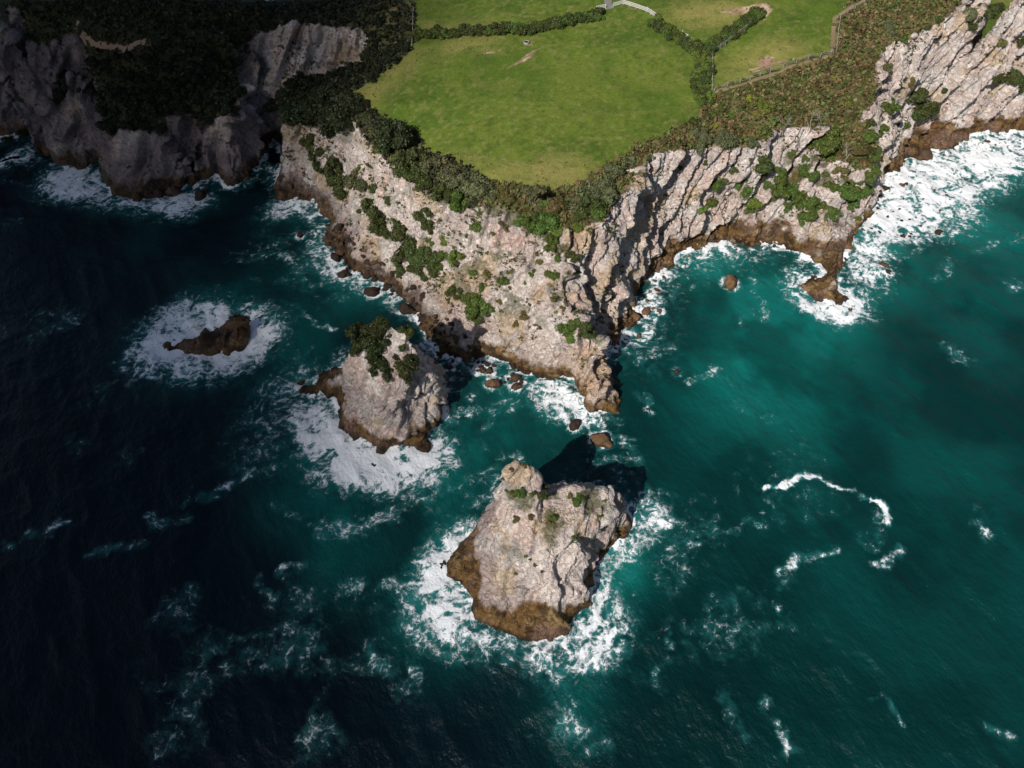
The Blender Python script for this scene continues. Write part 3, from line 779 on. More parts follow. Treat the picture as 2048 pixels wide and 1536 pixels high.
COLS = {'d': (0.044, 0.060, 0.013), 'g': (0.064, 0.100, 0.017), 'l': (0.100, 0.145, 0.022), 'b': (0.105, 0.092, 0.028), 'y': (0.20, 0.21, 0.018), 'k': (0.024, 0.032, 0.010), 's': (0.088, 0.098, 0.042)}
WORD = {'d': 'dark green', 'g': 'green', 'l': 'bright green', 'b': 'brownish', 'y': 'yellow-green', 'k': 'very dark', 's': 'grey-green'}
def zone(px, py):
    if py > 900: return 'the nearest pale islet'
    if 680 < px < 850 and 615 < py < 770: return 'the tall blocky islet'
    if px < 700 and py < 275: return 'the wooded headland corner'
    if px < 800 and py >= 270: return 'the left headland cliff'
    if px < 790: return 'the left headland cliff'
    if px < 905 and py > 415: return 'the cliff thicket'
    if px < 1000 and py < 430: return 'the left paddock rim'
    if px < 1260 and py < 425: return 'the right paddock rim'
    if px < 1030: return 'the pale headland face'
    if px < 1260 and py < 500: return 'the flat tree rim'
    if px < 1260: return 'the headland nose'
    if px < 1520 and py < 300: return 'the cove rim'
    if px < 1520: return 'the fluted cove cliff'
    if px < 1760 and py > 292: return 'the broken cape slope'
    if px < 1745 and py > 60: return 'the brown heath'
    if px < 1900 and py > 125: return 'the far cliff foot'
    return 'the far cliff top'
def lean_quat(nor, k, spin):
    up = Vector((0, 0, 1)).lerp(nor, k).normalized()
    return up.to_track_quat('Z', 'Y') @ Quaternion((0, 0, 1), spin)
NSHRUB = {}
PLANTS = []
def shrub(px, py, r, c, flatten=1.0):
    loc, nor, ob = hit_px(px, py + r * 0.35)
    if loc is None or loc.z < 0.8: return None
    rm = r * depth_of(loc) / FPX * (1.5 if r > 9 else 1.3) * (1.25 if 'blocky' in zone(px, py) else 1.0)
    me = CROWNS[random.randrange(len(CROWNS))]
    PLANTS.append((me, loc - nor * rm * 0.12, lean_quat(nor, 0.4, random.uniform(0, 6.28)), (rm * random.uniform(0.8, 1.3), rm * random.uniform(0.7, 1.05), rm * flatten * random.uniform(0.7, 1.05)), c, zone(px, py), r))

SH = '''739,243,12,s 770,290,18,g 757,285,12,d 810,325,24,d 841,318,26,d 862,328,22,s 896,349,24,s 923,362,24,s 944,369,26,s 968,379,22,s 889,386,22,d 920,400,20,g 841,355,22,d 821,345,16,d 958,424,10,g
1005,386,16,b 1015,400,12,b 1108,400,18,b 1090,405,12,g 1156,403,22,s 1180,386,22,s 1210,369,22,s 1228,342,18,s 1251,318,18,s 1183,410,22,d 1210,393,18,s 1195,425,16,g 1160,425,16,d 1125,412,14,d
1060,441,18,g 1087,444,20,g 1042,440,12,g 1074,430,12,d 1101,478,14,g 1098,492,10,g 1115,462,10,l 1158,454,12,l 1178,462,8,b 1118,518,12,g 1144,511,14,d 1108,547,14,g 1095,545,8,b 1154,543,7,l 1065,545,8,g 1106,595,8,b 1126,615,7,b 1079,522,9,b 1072,506,7,b
1135,655,20,g 1160,652,20,d 1178,664,14,d 1140,672,12,l 1150,645,12,g
1004,561,11,g 950,450,13,g 986,466,8,b 945,543,12,g 964,572,10,g 914,515,16,l 889,511,14,g 957,608,20,g 975,619,14,l 939,597,14,g 954,636,10,g 907,579,14,d 918,590,12,d 1045,629,12,b 1034,645,8,b 1029,602,5,g 997,602,8,b 1002,622,5,g 1008,454,9,b 1049,565,5,l 973,547,9,b 1000,447,6,b 932,470,6,b 975,505,5,b 1030,520,4,b 1020,575,4,b 1060,610,4,b
623,282,16,d 632,305,16,d 640,329,15,d 673,340,22,d 679,364,18,d 684,387,14,d 711,352,18,s 726,367,16,s 746,376,12,d 743,411,18,d 755,431,20,d 758,455,16,d 722,417,10,d 778,402,10,d 778,466,12,d 720,335,8,l 737,330,6,b
796,446,12,d 810,464,20,d 822,484,22,d 816,508,24,d 840,510,22,d 863,505,20,d 866,528,18,d 837,534,18,d 805,531,14,d 887,481,10,l 863,484,14,g 837,425,14,d 852,443,12,d 857,420,10,d 863,458,8,d 848,545,12,d 880,530,10,g
588,229,24,k 623,217,28,k 661,238,26,k 676,217,26,k 690,250,18,k 559,217,22,k 664,258,14,k 640,200,24,k 700,200,20,k 720,215,16,k 734,235,12,d 605,195,22,k 575,200,20,k 660,185,22,k
716,666,18,d 734,645,18,d 726,689,18,d 750,684,18,d 773,671,16,d 765,629,14,g 750,702,14,d 745,720,10,d 760,731,14,d 776,744,10,d 747,741,8,d 812,658,12,g 820,679,14,g 805,694,8,g 807,726,14,d 823,728,12,d 812,752,12,d 794,713,6,d 740,665,16,d 757,655,14,d
1088,972,9,d 1084,986,12,d 1138,964,9,g 1023,939,7,b 1048,929,7,b 1041,982,12,g 1027,986,9,b 1013,982,6,g 1063,986,7,g 1156,997,11,g 1141,990,6,b 1210,1000,5,l 1109,1033,9,g 1099,1043,7,b 1199,1031,5,g 1149,1072,8,g 1185,1075,5,g 1031,1036,8,b 1063,1033,8,b 1006,957,5,g 1052,1111,4,l 1070,1129,5,l 1084,1143,4,b 1031,1147,4,b 1060,1118,3,b
1405,282,16,s 1399,265,14,s 1449,279,18,s 1434,279,10,s 1503,288,14,s 1531,262,13,g 1657,282,26,g 1640,285,18,g 1622,282,14,g 1651,306,14,g 1581,306,8,g 1610,319,7,g 1519,329,16,d 1522,347,12,d 1411,325,7,d 1361,333,7,d 1431,364,12,g 1443,358,9,g 1423,399,14,g 1414,411,10,l 1402,418,8,l 1487,379,18,g 1493,399,18,l 1481,361,12,g 1496,417,10,g 1467,338,9,d
1560,341,12,g 1610,341,14,g 1622,353,12,g 1631,341,10,g 1560,373,18,g 1578,379,18,g 1546,391,12,g 1596,385,16,g 1610,402,16,g 1584,408,14,g 1616,429,14,g 1610,440,10,g 1663,367,12,g 1686,382,16,g 1710,391,16,g 1713,367,14,g 1733,379,10,g 1669,423,14,g 1657,432,10,g 1645,408,10,g 1713,435,10,g 1745,309,12,g 1733,303,12,d 1748,335,10,g 1740,352,10,g 1680,341,10,b 1590,355,10,b 1535,372,10,g 1570,405,9,g 1630,415,8,g 1700,412,9,g 1690,355,8,b 1655,350,7,g
1782,58,16,s 1775,44,12,s 1809,75,10,g 1724,82,9,s 1738,99,9,s 1707,92,7,s 1878,41,8,d 1850,55,7,d 1973,20,18,d 1950,44,16,d 1990,14,14,d 1939,27,12,s 1772,137,13,s 1785,205,16,g 1775,215,14,g 1826,185,18,d 1843,212,20,d 1861,212,16,d 1833,232,18,d 1809,253,12,g 1820,167,10,b 1891,181,8,d 1734,267,14,g 1741,246,12,d 1761,260,12,g 1751,301,12,g 1997,85,10,b 2038,82,10,d 2004,154,16,d 2025,147,18,d 1990,157,10,d 2042,171,14,d
1563,195,7,d 1604,215,7,d 1594,191,5,d 1573,222,10,g 1389,239,10,d 1406,239,7,s 1657,174,5,y 1666,154,6,y 1659,202,4,y 1539,215,10,l 1519,205,10,l 1498,198,8,y 1509,229,8,y 1524,222,7,y 1480,215,8,g 1460,230,8,g 1545,238,8,l 1580,240,8,g 1664,118,5,s 1706,230,8,d 1695,205,5,y 1640,235,6,g 1430,250,6,y 1440,215,8,g 1420,222,8,g 1500,250,7,b'''
for t in SH.split():
    a = t.split(','); shrub(float(a[0]), float(a[1]), float(a[2]), a[3])

# scattered wood on the left slope and beside the big scar, standing on the mapped scrub ground
sv = np.empty(len(TERR[1].data.vertices) * 3, np.float32); TERR[1].data.vertices.foreach_get('co', sv); sv = sv.reshape(-1, 3)
PATH_PX = np.array([(157, 42), (151, 58), (163, 78), (190, 88), (228, 95), (265, 92), (300, 82)], float)
TRACK_PX = [np.array(q, float) for q in ([(1425, 188), (1480, 170), (1540, 150), (1590, 129), (1655, 112)], [(1664, 106), (1667, 60), (1669, 37), (1700, 17), (1738, -6)])]
def off_path(px, py, gap, lines=(PATH_PX,)):
    d = np.full(len(px), 1e9)
    for a, b in [ab for L in lines for ab in zip(L[:-1], L[1:])]:
        ab = b - a; t = np.clip(((px - a[0]) * ab[0] + (py - a[1]) * ab[1]) / (ab @ ab), 0, 1)
        d = np.minimum(d, np.hypot(px - a[0] - t * ab[0], (py - a[1] - t * ab[1]) * 1.6))
    return d > gap
def spread(sel, n, dmin, r):
    P = sv[sel]; P = P[r.permutation(len(P))][:6000]; out = []
    for p in P:
        if all((p[0] - q[0]) ** 2 + (p[1] - q[1]) ** 2 > dmin * dmin for q in out): out.append(p)
        if len(out) >= n: break
    return out
def pix(P):
    d = P[:, 1] * CP + (CAM_H - P[:, 2]) * SP
    return IW / 2 + FPX * P[:, 0] / d, IH / 2 - FPX * (P[:, 1] * SP - (CAM_H - P[:, 2]) * CP) / d
sx, sy = pix(sv)
slope_sel = off_path(sx, sy, 26) & (sx < 480) & (sx > -60) & (sy > 95 + 0.02 * sx) & (sv[:, 1] < 215)
scar_sel = (sx > 540) & (sx < 800) & (sy > 100) & (sy < 215)
top_sel = (sx > 320) & (sx < 830) & (sy > 18) & (sy < 100)
r_ = np.random.default_rng(5)
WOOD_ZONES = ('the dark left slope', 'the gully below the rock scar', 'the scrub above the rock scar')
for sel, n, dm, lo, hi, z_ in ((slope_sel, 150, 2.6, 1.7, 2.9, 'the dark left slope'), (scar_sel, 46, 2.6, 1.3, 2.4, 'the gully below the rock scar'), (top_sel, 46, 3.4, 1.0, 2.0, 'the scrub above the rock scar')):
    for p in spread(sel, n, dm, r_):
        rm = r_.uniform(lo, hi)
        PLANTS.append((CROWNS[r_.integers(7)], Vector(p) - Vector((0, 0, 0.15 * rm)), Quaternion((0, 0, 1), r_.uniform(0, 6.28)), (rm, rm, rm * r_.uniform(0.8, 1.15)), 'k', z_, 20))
ORD = ['leftmost', 'second', 'third', 'fourth', 'fifth', 'sixth', 'seventh', 'rightmost']; NUM = ['', 'one', 'two', 'three', 'four', 'five', 'six', 'seven', 'eight']
def rank_labels(items, sort_key, make, most=8):
    """items of one look and place: up to eight are told apart by their order from the left"""
    items = sorted(items, key=sort_key); n = len(items)
    for i, o in enumerate(items):
        if n == 1: make(o, None)
        elif n <= most: make(o, (('leftmost' if i == 0 else 'rightmost' if i == n - 1 else f'{ORD[i]} from left'), NUM[n]))
        else: make(o, 0)
built = {}
zpos = {}
for me, loc, q, sc_, c, zn, r in PLANTS:
    zpos.setdefault(zn, []).append(pix(np.array([loc])))
zmed = {z: (np.median([p[0][0] for p in L]), np.median([p[1][0] for p in L])) for z, L in zpos.items()}
for me, loc, q, sc_, c, zn, r in PLANTS:
    wood_ = zn in WOOD_ZONES
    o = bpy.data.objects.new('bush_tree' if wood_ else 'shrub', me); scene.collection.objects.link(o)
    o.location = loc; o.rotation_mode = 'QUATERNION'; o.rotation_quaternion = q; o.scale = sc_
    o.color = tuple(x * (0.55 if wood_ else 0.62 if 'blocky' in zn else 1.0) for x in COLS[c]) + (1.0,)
    px_, py_ = pix(np.array([loc])); px_ = px_[0]; py_ = py_[0]
    where = ''
    if len(zpos[zn]) > 8:
        where = ('upper ' if py_ < zmed[zn][1] else 'lower ') + ('left of ' if px_ < zmed[zn][0] else 'right of ')
    size = 'large' if r > 18 else ('small' if r < 9 else 'mid-sized')
    built.setdefault((wood_, size, c, where, zn), []).append((px_, o))
for (wood_, size, c, where, zn), L in built.items():
    kindw = 'dark tree' if wood_ else f'{size} {WORD[c]} shrub'
    spot = f'{where}{zn}' if where else f'on {zn}'
    def make(po, rank):
        o = po[1]
        if rank is None: lab = f'only {kindw} {spot}' if where else f'single {kindw} {spot}'
        elif rank == 0: lab = f'{kindw} among many alike, {spot}'
        else: lab = f'{rank[0]} of {rank[1]} {kindw}s, {spot}'
        tag(o, lab, 'tree' if wood_ else 'shrub', f'{kindw}s {spot}')
    rank_labels(L, lambda t: t[0], make)

def tree(px, py, r, crown, trunk_me, c, label, hgt=1.0, trunk_h=1.0, name='tree', lift=0.0):
    """px,py is the foot of the trunk, r the crown radius in image pixels"""
    loc, nor, ob = hit_px(px, py)
    rm = r * depth_of(loc) / FPX
    e = empty(name, loc); tag(e, label, 'tree')
    t = bpy.data.objects.new('trunk', trunk_me); scene.collection.objects.link(t); t.parent = e; t.scale = (rm * 1.6,) * 2 + (rm * 1.6 * trunk_h,)
    k = bpy.data.objects.new('crown', crown); scene.collection.objects.link(k); k.parent = e
    k.location = (0, 0, lift * rm); k.scale = (rm, rm, rm * hgt); k.color = COLS[c] + (1.0,)
    return e
tree(790, 296, 44, DOMES[0], TRUNKS[0], 'k', 'largest dome-shaped dark tree casting a shadow on the paddock left edge', 1.2, 1.0, 'domed_tree', 0.12)
tree(1066, 408, 29, FLATS[0], TRUNKS[1], 's', 'flat-topped olive tree with a pale trunk on the paddock lower rim', 0.9, 1.9, 'flat_topped_tree', 0.75)
tree(738, 120, 17, DOMES[1], TRUNKS[2], 'k', 'round very dark tree at the right end of the big rock scar', 1.0, 1.0, 'round_tree', 0.1)
tree(1712, 312, 20, FLATS[1], TRUNKS[1], 'b', 'sparse flat brownish tree leaning on the right cape above its bare patch', 0.7, 0.9, 'flat_topped_tree', 0.2)
for i, (px, py, h, lab) in enumerate(((1563, 272, 6.0, 'leftmost bleached dead tree on the brown heath above the right cape'), (1617, 266, 5.6, 'middle bleached dead tree on the brown heath above the right cape'),
        (1640, 258, 5.2, 'rightmost bleached dead tree on the brown heath above the right cape'), (1592, 300, 3.6, 'short bare grey dead tree below the others on the cape rim'), (1690, 318, 3.6, 'bare branching dead tree beside the sparse flat tree on the cape'))):
    loc, nor, ob = hit_px(px, py)
    e = empty('dead_tree', loc); tag(e, lab, 'tree')
    me = branch_mesh('trunk', 500 + i, h * 0.55, 0.16, 0, M_DEAD, 0.9, 0.25)
    t = bpy.data.objects.new('trunk', me); scene.collection.objects.link(t); t.parent = e
    me = branch_mesh('branches', 520 + i, h * 0.5, 0.09, 3, M_DEAD, 1.0, 0.3, 4)
    t = bpy.data.objects.new('branches', me); scene.collection.objects.link(t); t.parent = e; t.location = (0.0, 0.0, h * 0.3)

# heath and rough tussock: nobody could count it
def tufts(name, pts, rr, size, cols, label, cat, nleaf=5):
    n = len(pts)
    P = np.repeat(pts, nleaf, 0) + rr.normal(size=(n * nleaf, 3)) * np.array([0.35, 0.35, 0.12]) * size + np.array([0, 0, 0.25 * size])
    V, F = leaves_at(P, rr.normal(size=(n * nleaf, 3)) * np.array([1, 1, 0.6]) + np.array([0, 0, 0.8]), size * 0.62, rr)
    o = mesh_obj(name, V, F, M_LEAF, None, False)
    set_attr(o.data, 'rnd', np.clip(rr.normal(0.45, 0.28, len(F)), 0, 0.9), 'FACE')
    o.color = cols + (1.0,)
    tag(o, label, cat, kind='stuff'); return o
rr = np.random.default_rng(11)
heath = sv[off_path(sx, sy, 9, TRACK_PX) & (sx > 960) & (sx < 2060) & (sv[:, 1] < 215)]
pick = rr.random(len(heath))
tufts('heath', heath[pick < 0.17], rr, 0.85, (0.150, 0.122, 0.046), 'brown heath covering the slope right of the paddock', 'heath')
tufts('heath', heath[(pick > 0.17) & (pick < 0.28)], rr, 0.9, (0.085, 0.098, 0.026), 'olive green low growth through the brown heath', 'heath')
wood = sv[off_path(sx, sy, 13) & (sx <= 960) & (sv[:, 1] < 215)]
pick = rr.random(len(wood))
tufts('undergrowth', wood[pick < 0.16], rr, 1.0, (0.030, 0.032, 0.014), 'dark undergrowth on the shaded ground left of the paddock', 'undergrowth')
gv = np.empty(len(TERR[0].data.vertices) * 3, np.float32); TERR[0].data.vertices.foreach_get('co', gv); gv = gv.reshape(-1, 3)
gst = samp(F_STRAW, gv); gpick = rr.random(len(gv))
tufts('tussock', gv[(gpick < 0.05 * gst) & (gv[:, 1] < 215)], rr, 0.42, (0.20, 0.185, 0.06), 'dry tussock grass along the paddock edges', 'grass', 4)
# moss and small growth on the pale ledges
cv = np.empty(len(TERR[2].data.vertices) * 3, np.float32); TERR[2].data.vertices.foreach_get('co', cv); cv = cv.reshape(-1, 3)
cn = np.empty(len(TERR[2].data.vertices) * 3, np.float32); TERR[2].data.vertices.foreach_get('normal', cn); cn = cn.reshape(-1, 3)
lp = fbm(cv.astype(np.float64) / 4.0, 3, 131)
sel = (cv[:, 2] > 4.5) & (cn[:, 2] > 0.45) & (lp > 0.57) & (rr.random(len(cv)) < 0.10) & (cv[:, 1] < 215)
tufts('ledge_plants', cv[sel], rr, 0.55, (0.075, 0.080, 0.024), 'small plants dotted over the ledges of the pale cliffs', 'plants', 4)
print('plants', len(PLANTS), time.time() - T0)

# ------------------------------------------------------------------ hedges, fences, tracks
def px_line(pts, step):
    """ground points at a spacing along a traced line"""
    G = []
    for p in pts:
        l, n, o = hit_px(*p)
        if l is None: l = Vector(surf(*p))
        G.append(np.array(l))
    out = []
    for a, b in zip(G[:-1], G[1:]):
        m = max(1, int(round(np.linalg.norm((b - a)[:2]) / step)))
        for i in range(m): out.append(a + (b - a) * i / m)
    out.append(G[-1])
    res = []
    for p in out:
        l, n = drop(p[0], p[1]); res.append(np.array(l) if l is not None else p)
    return res
# (plants are rooted by rays that see only the ground)
def hedge(pts, r, step, cols, label, rows=1):
    L = px_line(pts, step)
    e = empty('hedge', L[0]); tag(e, label, 'hedge')
    for i, p in enumerate(L):
        t = L[min(i + 1, len(L) - 1)] - L[max(i - 1, 0)]; t = t / (np.linalg.norm(t) + 1e-9); s = np.array([-t[1], t[0], 0])
        for j in range(rows):
            o = bpy.data.objects.new('shrub', CROWNS[random.randrange(7)]); scene.collection.objects.link(o); o.parent = e
            k = r * random.uniform(0.75, 1.25)
            o.location = Vector(p + s * (j - (rows - 1) / 2) * r * 1.25 + np.array([random.gauss(0, 0.2), random.gauss(0, 0.2), -0.1])) - e.location
            o.rotation_euler = (0, 0, random.uniform(0, 6.28)); o.scale = (k, k, k * random.uniform(0.9, 1.3)); o.color = COLS[random.choice(cols)] + (1,)
    return e
HEDGES = [([(832, 74), (900, 70), (960, 65), (1020, 62), (1060, 62), (1110, 50), (1160, 40), (1198, 34)], 1.6, 1.2, 'ddg', 'long dark clipped hedge along the top of the main paddock', 2),
    ([(1310, 46), (1330, 62), (1365, 84), (1397, 108)], 1.6, 1.1, 'ddgl', 'hedge running down the upper right paddock side from the pale fence corner', 2),
    ([(1412, 104), (1450, 76), (1490, 50), (1520, 27)], 1.5, 1.1, 'ddg', 'straight hedge beside the grey rail fence between the upper fields', 2),
    ([(1402, 112), (1410, 140), (1398, 165), (1402, 190), (1416, 206)], 1.15, 1.0, 'ddgl', 'loose broad hedge below the junction of the upper hedges', 3)]

def wood_mat(name, a, b):
    k = NT(name); n = k.noise(2.5, 4); return k.done(k.mix(n, a, b), 0.8, None, 0.2)
M_PALE = wood_mat('weathered_white_wood', (0.42, 0.40, 0.37), (0.62, 0.60, 0.56))
M_POST = wood_mat('grey_wood', (0.20, 0.18, 0.16), (0.38, 0.36, 0.34))
def box_mesh(name, sx_, sy_, sz_, mat):
    bm = bmesh.new(); bmesh.ops.create_cube(bm, size=1.0)
    bmesh.ops.scale(bm, vec=(sx_, sy_, sz_), verts=bm.verts); bmesh.ops.translate(bm, vec=(0, 0, sz_ / 2), verts=bm.verts)
    bmesh.ops.bevel(bm, geom=bm.edges[:], offset=min(sx_, sy_, sz_) * 0.12, segments=1, affect='EDGES')
    me = bpy.data.meshes.new(name); bm.to_mesh(me); bm.free(); me.materials.append(mat); return me
def fence(pts, step, post_h, rails, rail_h, mat, label, pw=0.16):
    L = px_line(pts, step)
    e = empty('fence', L[0]); tag(e, label, 'fence')
    pm = box_mesh('post', pw, pw, post_h, mat); rm_ = box_mesh('rail', 1.0, 0.06, rail_h, mat)
    for i, p in enumerate(L):
        o = bpy.data.objects.new('post', pm); scene.collection.objects.link(o); o.parent = e; o.location = Vector(p) - e.location - Vector((0, 0, 0.1))
        o.rotation_euler = (random.gauss(0, 0.03), random.gauss(0, 0.03), random.uniform(0, 0.3))
        if i + 1 < len(L):
            q = L[i + 1]; d = q - p; ln = np.linalg.norm(d)
            for z in rails:
                o = bpy.data.objects.new('rail', rm_); scene.collection.objects.link(o); o.parent = e
                o.location = Vector((p + q) / 2) - e.location + Vector((0, 0, z)); o.scale = (ln * 0.985, 1, 1)
                o.rotation_euler = (0, -math.asin(d[2] / ln), math.atan2(d[1], d[0]))
    return e
FENCES = [([(1226, 15), (1246, 9), (1272, 17), (1292, 24)], 2.4, 1.3, (0.25, 0.6, 0.95), 0.22, M_PALE, 'pale rail fence bending at the top of the main paddock'),
    ([(1294, 24), (1301, 29), (1315, 38)], 2.4, 1.3, (0.25, 0.6, 0.95), 0.22, M_PALE, 'short pale fence section leading down to the upper hedge'),
    ([(1192, 21), (1211, 17)], 2.0, 1.2, (0.25, 0.6, 0.95), 0.2, M_PALE, 'short pale fence left of the grey track'),
    ([(1430, 104), (1460, 83), (1490, 60), (1526, 28)], 2.2, 1.3, (0.2, 0.55, 0.9), 0.2, M_POST, 'straight grey rail fence along the lower side of the upper right hedge'),
    ([(1364, 69), (1384, 83)], 2.0, 1.1, (0.3, 0.7), 0.15, M_PALE, 'short white rail on the upper side of the sloping hedge'),
    ([(827, 22), (826, 50), (826, 74), (823, 96)], 3.0, 1.2, (0.5, 0.95), 0.02, M_POST, 'thin post fence down the left edge of the upper field'),
    ([(1424, 106), (1424, 140), (1424, 178)], 3.0, 1.2, (0.5, 0.95), 0.02, M_POST, 'thin wire post fence right of the loose broad hedge'),
    ([(1428, 184), (1480, 166), (1540, 146), (1592, 125), (1640, 114), (1662, 108)], 3.2, 1.2, (0.5, 0.95), 0.02, M_POST, 'thin post fence between the right field and the brown heath'),
    ([(1672, 104), (1676, 60), (1680, 36), (1710, 16), (1745, -4)], 3.2, 1.2, (0.5, 0.95), 0.02, M_POST, 'thin post fence beside the pale track at the right field edge')]
def strip(name, pts, w, mat, step=1.2):
    L = px_line(pts, step); V = []; F = []
    for i, p in enumerate(L):
        t = L[min(i + 1, len(L) - 1)] - L[max(i - 1, 0)]; t[2] = 0; t = t / (np.linalg.norm(t) + 1e-9); s = np.array([-t[1], t[0], 0])
        ww = w * random.uniform(0.75, 1.2)
        for k in (-0.5, -0.17, 0.17, 0.5):
            q = p + s * ww * k; l, n = drop(q[0], q[1]); V.append((q[0], q[1], (l.z if l is not None else p[2]) + (0.05 if abs(k) < 0.4 else 0.01)))
    for i in range(len(L) - 1):
        for k in range(3): F.append((i * 4 + k, i * 4 + 4 + k, i * 4 + 5 + k, i * 4 + 1 + k))
    o = mesh_obj(name, np.array(V), np.array(F), mat); tag(o, kind='structure'); return o
def dirt(name, a, b):
    k = NT(name); n = k.noise(1.0, 5, 0.65); return k.done(k.mix(n, a, b), 0.95, k.bump(k.noise(4, 4), 0.5, 0.1), 0.1)
M_DIRT = dirt('pale_dirt', (0.15, 0.115, 0.06), (0.27, 0.21, 0.125)); M_GRAV = dirt('grey_gravel', (0.13, 0.12, 0.115), (0.25, 0.23, 0.22)); M_CLAY = dirt('clay', (0.26, 0.15, 0.10), (0.42, 0.29, 0.20))
PATHS = [('path', [(157, 42), (151, 58), (163, 78), (190, 88), (228, 95), (265, 92), (300, 82)], 0.9, M_CLAY), ('track', [(1216, -8), (1216, 6), (1219, 18)], 2.0, M_GRAV),
    ('path', [(1425, 188), (1480, 170), (1540, 150), (1590, 129), (1655, 112)], 0.8, M_DIRT), ('path', [(1664, 106), (1667, 60), (1669, 37), (1700, 17), (1738, -6)], 1.1, M_DIRT),
    ('path', [(1500, 143), (1540, 132), (1580, 121)], 0.5, M_DIRT), ('path', [(1374, 92), (1395, 112), (1396, 130)], 0.5, M_DIRT), ('path', [(1014, 137), (1034, 125), (1072, 101), (1088, 93)], 0.35, M_DIRT)]
path_objs = [strip(*p) for p in PATHS]
hedge_objs = [hedge(*h) for h in HEDGES]
fence_objs = [fence(*f) for f in FENCES]

# round stock trough on a patch of bare earth
l, n, o_ = hit_px(1053, 87)
tr = empty('water_trough', l); tag(tr, 'small round pale trough with dark water standing in the main paddock', 'trough')
def lathe(name, prof, mat, sides=28):
    V = []; F = []
    for (r, z) in prof:
        for s in range(sides): a = 2 * math.pi * s / sides; V.append((r * math.cos(a), r * math.sin(a), z))
    for i in range(len(prof) - 1):
        for s in range(sides): F.append((i * sides + s, i * sides + (s + 1) % sides, (i + 1) * sides + (s + 1) % sides, (i + 1) * sides + s))
    me = bpy.data.meshes.new(name); me.from_pydata(V, [], F); me.materials.append(mat); return me
def part(name, me, parent, loc=(0, 0, 0)):
    o = bpy.data.objects.new(name, me); scene.collection.objects.link(o); o.parent = parent; o.location = loc; return o
M_CONC = dirt('concrete', (0.30, 0.28, 0.26), (0.42, 0.40, 0.38))
kw = NT('trough_water'); M_TW = kw.done((0.004, 0.006, 0.012), 0.08, None, 0.5)
part('basin', lathe('basin', [(0.68, -0.2), (0.72, 0.45), (0.70, 0.5), (0.60, 0.5), (0.57, 0.15)], M_CONC), tr)
part('water', lathe('water', [(0.59, 0.36), (0.3, 0.36), (0.0, 0.36)], M_TW), tr)
sp = strip('bare_ground', [(1056, 90), (1064, 88)], 1.6, M_DIRT, 0.6)


# ------------------------------------------------------------------ boulders
def boulder_mesh(name, seed, flat=0.7):
    V, F = ICO3; V = V.copy()
    P = V * 1.1 + seed * 3.7
    f1, f2, c = worley(P * 1.15, seed)
    s = 1 + 0.75 * (fbm(P * 1.0, 3, seed) - 0.5) + 0.42 * (c - 0.5) - 0.14 * np.exp(-np.square((f2 - f1) / 0.12))
    V = V * s[:, None] * np.array([1.0, 0.78, flat])
    o = mesh_obj('tmp', V, F, M_BOULD, None, False); me = o.data; bpy.data.objects.remove(o); me.name = name
    return me
def boulder_material():
    k = NT('shore_rock')
    oi = k.new('ShaderNodeObjectInfo'); n = k.noise(1.1, 5, 0.65)
    col = k.mix(k.smooth(n, 0.3, 0.7), k.mix(0.55, oi.outputs['Color'], (0.03, 0.02, 0.012)), oi.outputs['Color'])
    z = k.new('ShaderNodeSeparateXYZ'); k.link(k.P(), z.inputs[0])
    wet = k.smooth(k.math('ADD', z.outputs[2], k.math('MULTIPLY', n, 0.6)), 0.9, 0.5)
    col = k.mix(k.math('MULTIPLY', wet, 0.7), col, (0.025, 0.016, 0.01))
    return k.done(col, 0.75, k.bump(k.noise(2.2, 6, 0.7), 1.0, 0.5), 0.3)
M_BOULD = boulder_material()
BOULD = [boulder_mesh('boulder', 600 + i, 0.55 + 0.06 * (i % 5)) for i in range(8)]
BCOL = {'o': (0.21, 0.118, 0.058), 'b': (0.125, 0.072, 0.040), 'k': (0.048, 0.030, 0.020), 'p': (0.30, 0.22, 0.165)}
BWORD = {'o': 'orange-brown', 'b': 'brown', 'k': 'dark brown', 'p': 'pale'}
BL = []
def boulder(p, rm, c, label, group=None, sink=0.25, el=1.0):
    o = bpy.data.objects.new('boulder', BOULD[random.randrange(8)]); scene.collection.objects.link(o)
    o.location = (p[0], p[1], p[2] + rm * (0.30 - sink)); o.rotation_euler = (random.gauss(0, 0.2), random.gauss(0, 0.2), random.uniform(0, 6.28))
    o.scale = (rm * el, rm, rm); o.color = BCOL[c] + (1,)
    tag(o, label, 'boulder', group); BL.append((p[0], p[1], rm))
def brock(px, py, r, c, label, el=1.0):
    l, n, ob = hit_px(px, py)
    p = at(px, py, 0.0) if (l is None or l.z < 0.0) else np.array(l)
    boulder(p, r * depth_of(p) / FPX, c, label, None, 0.2, el)
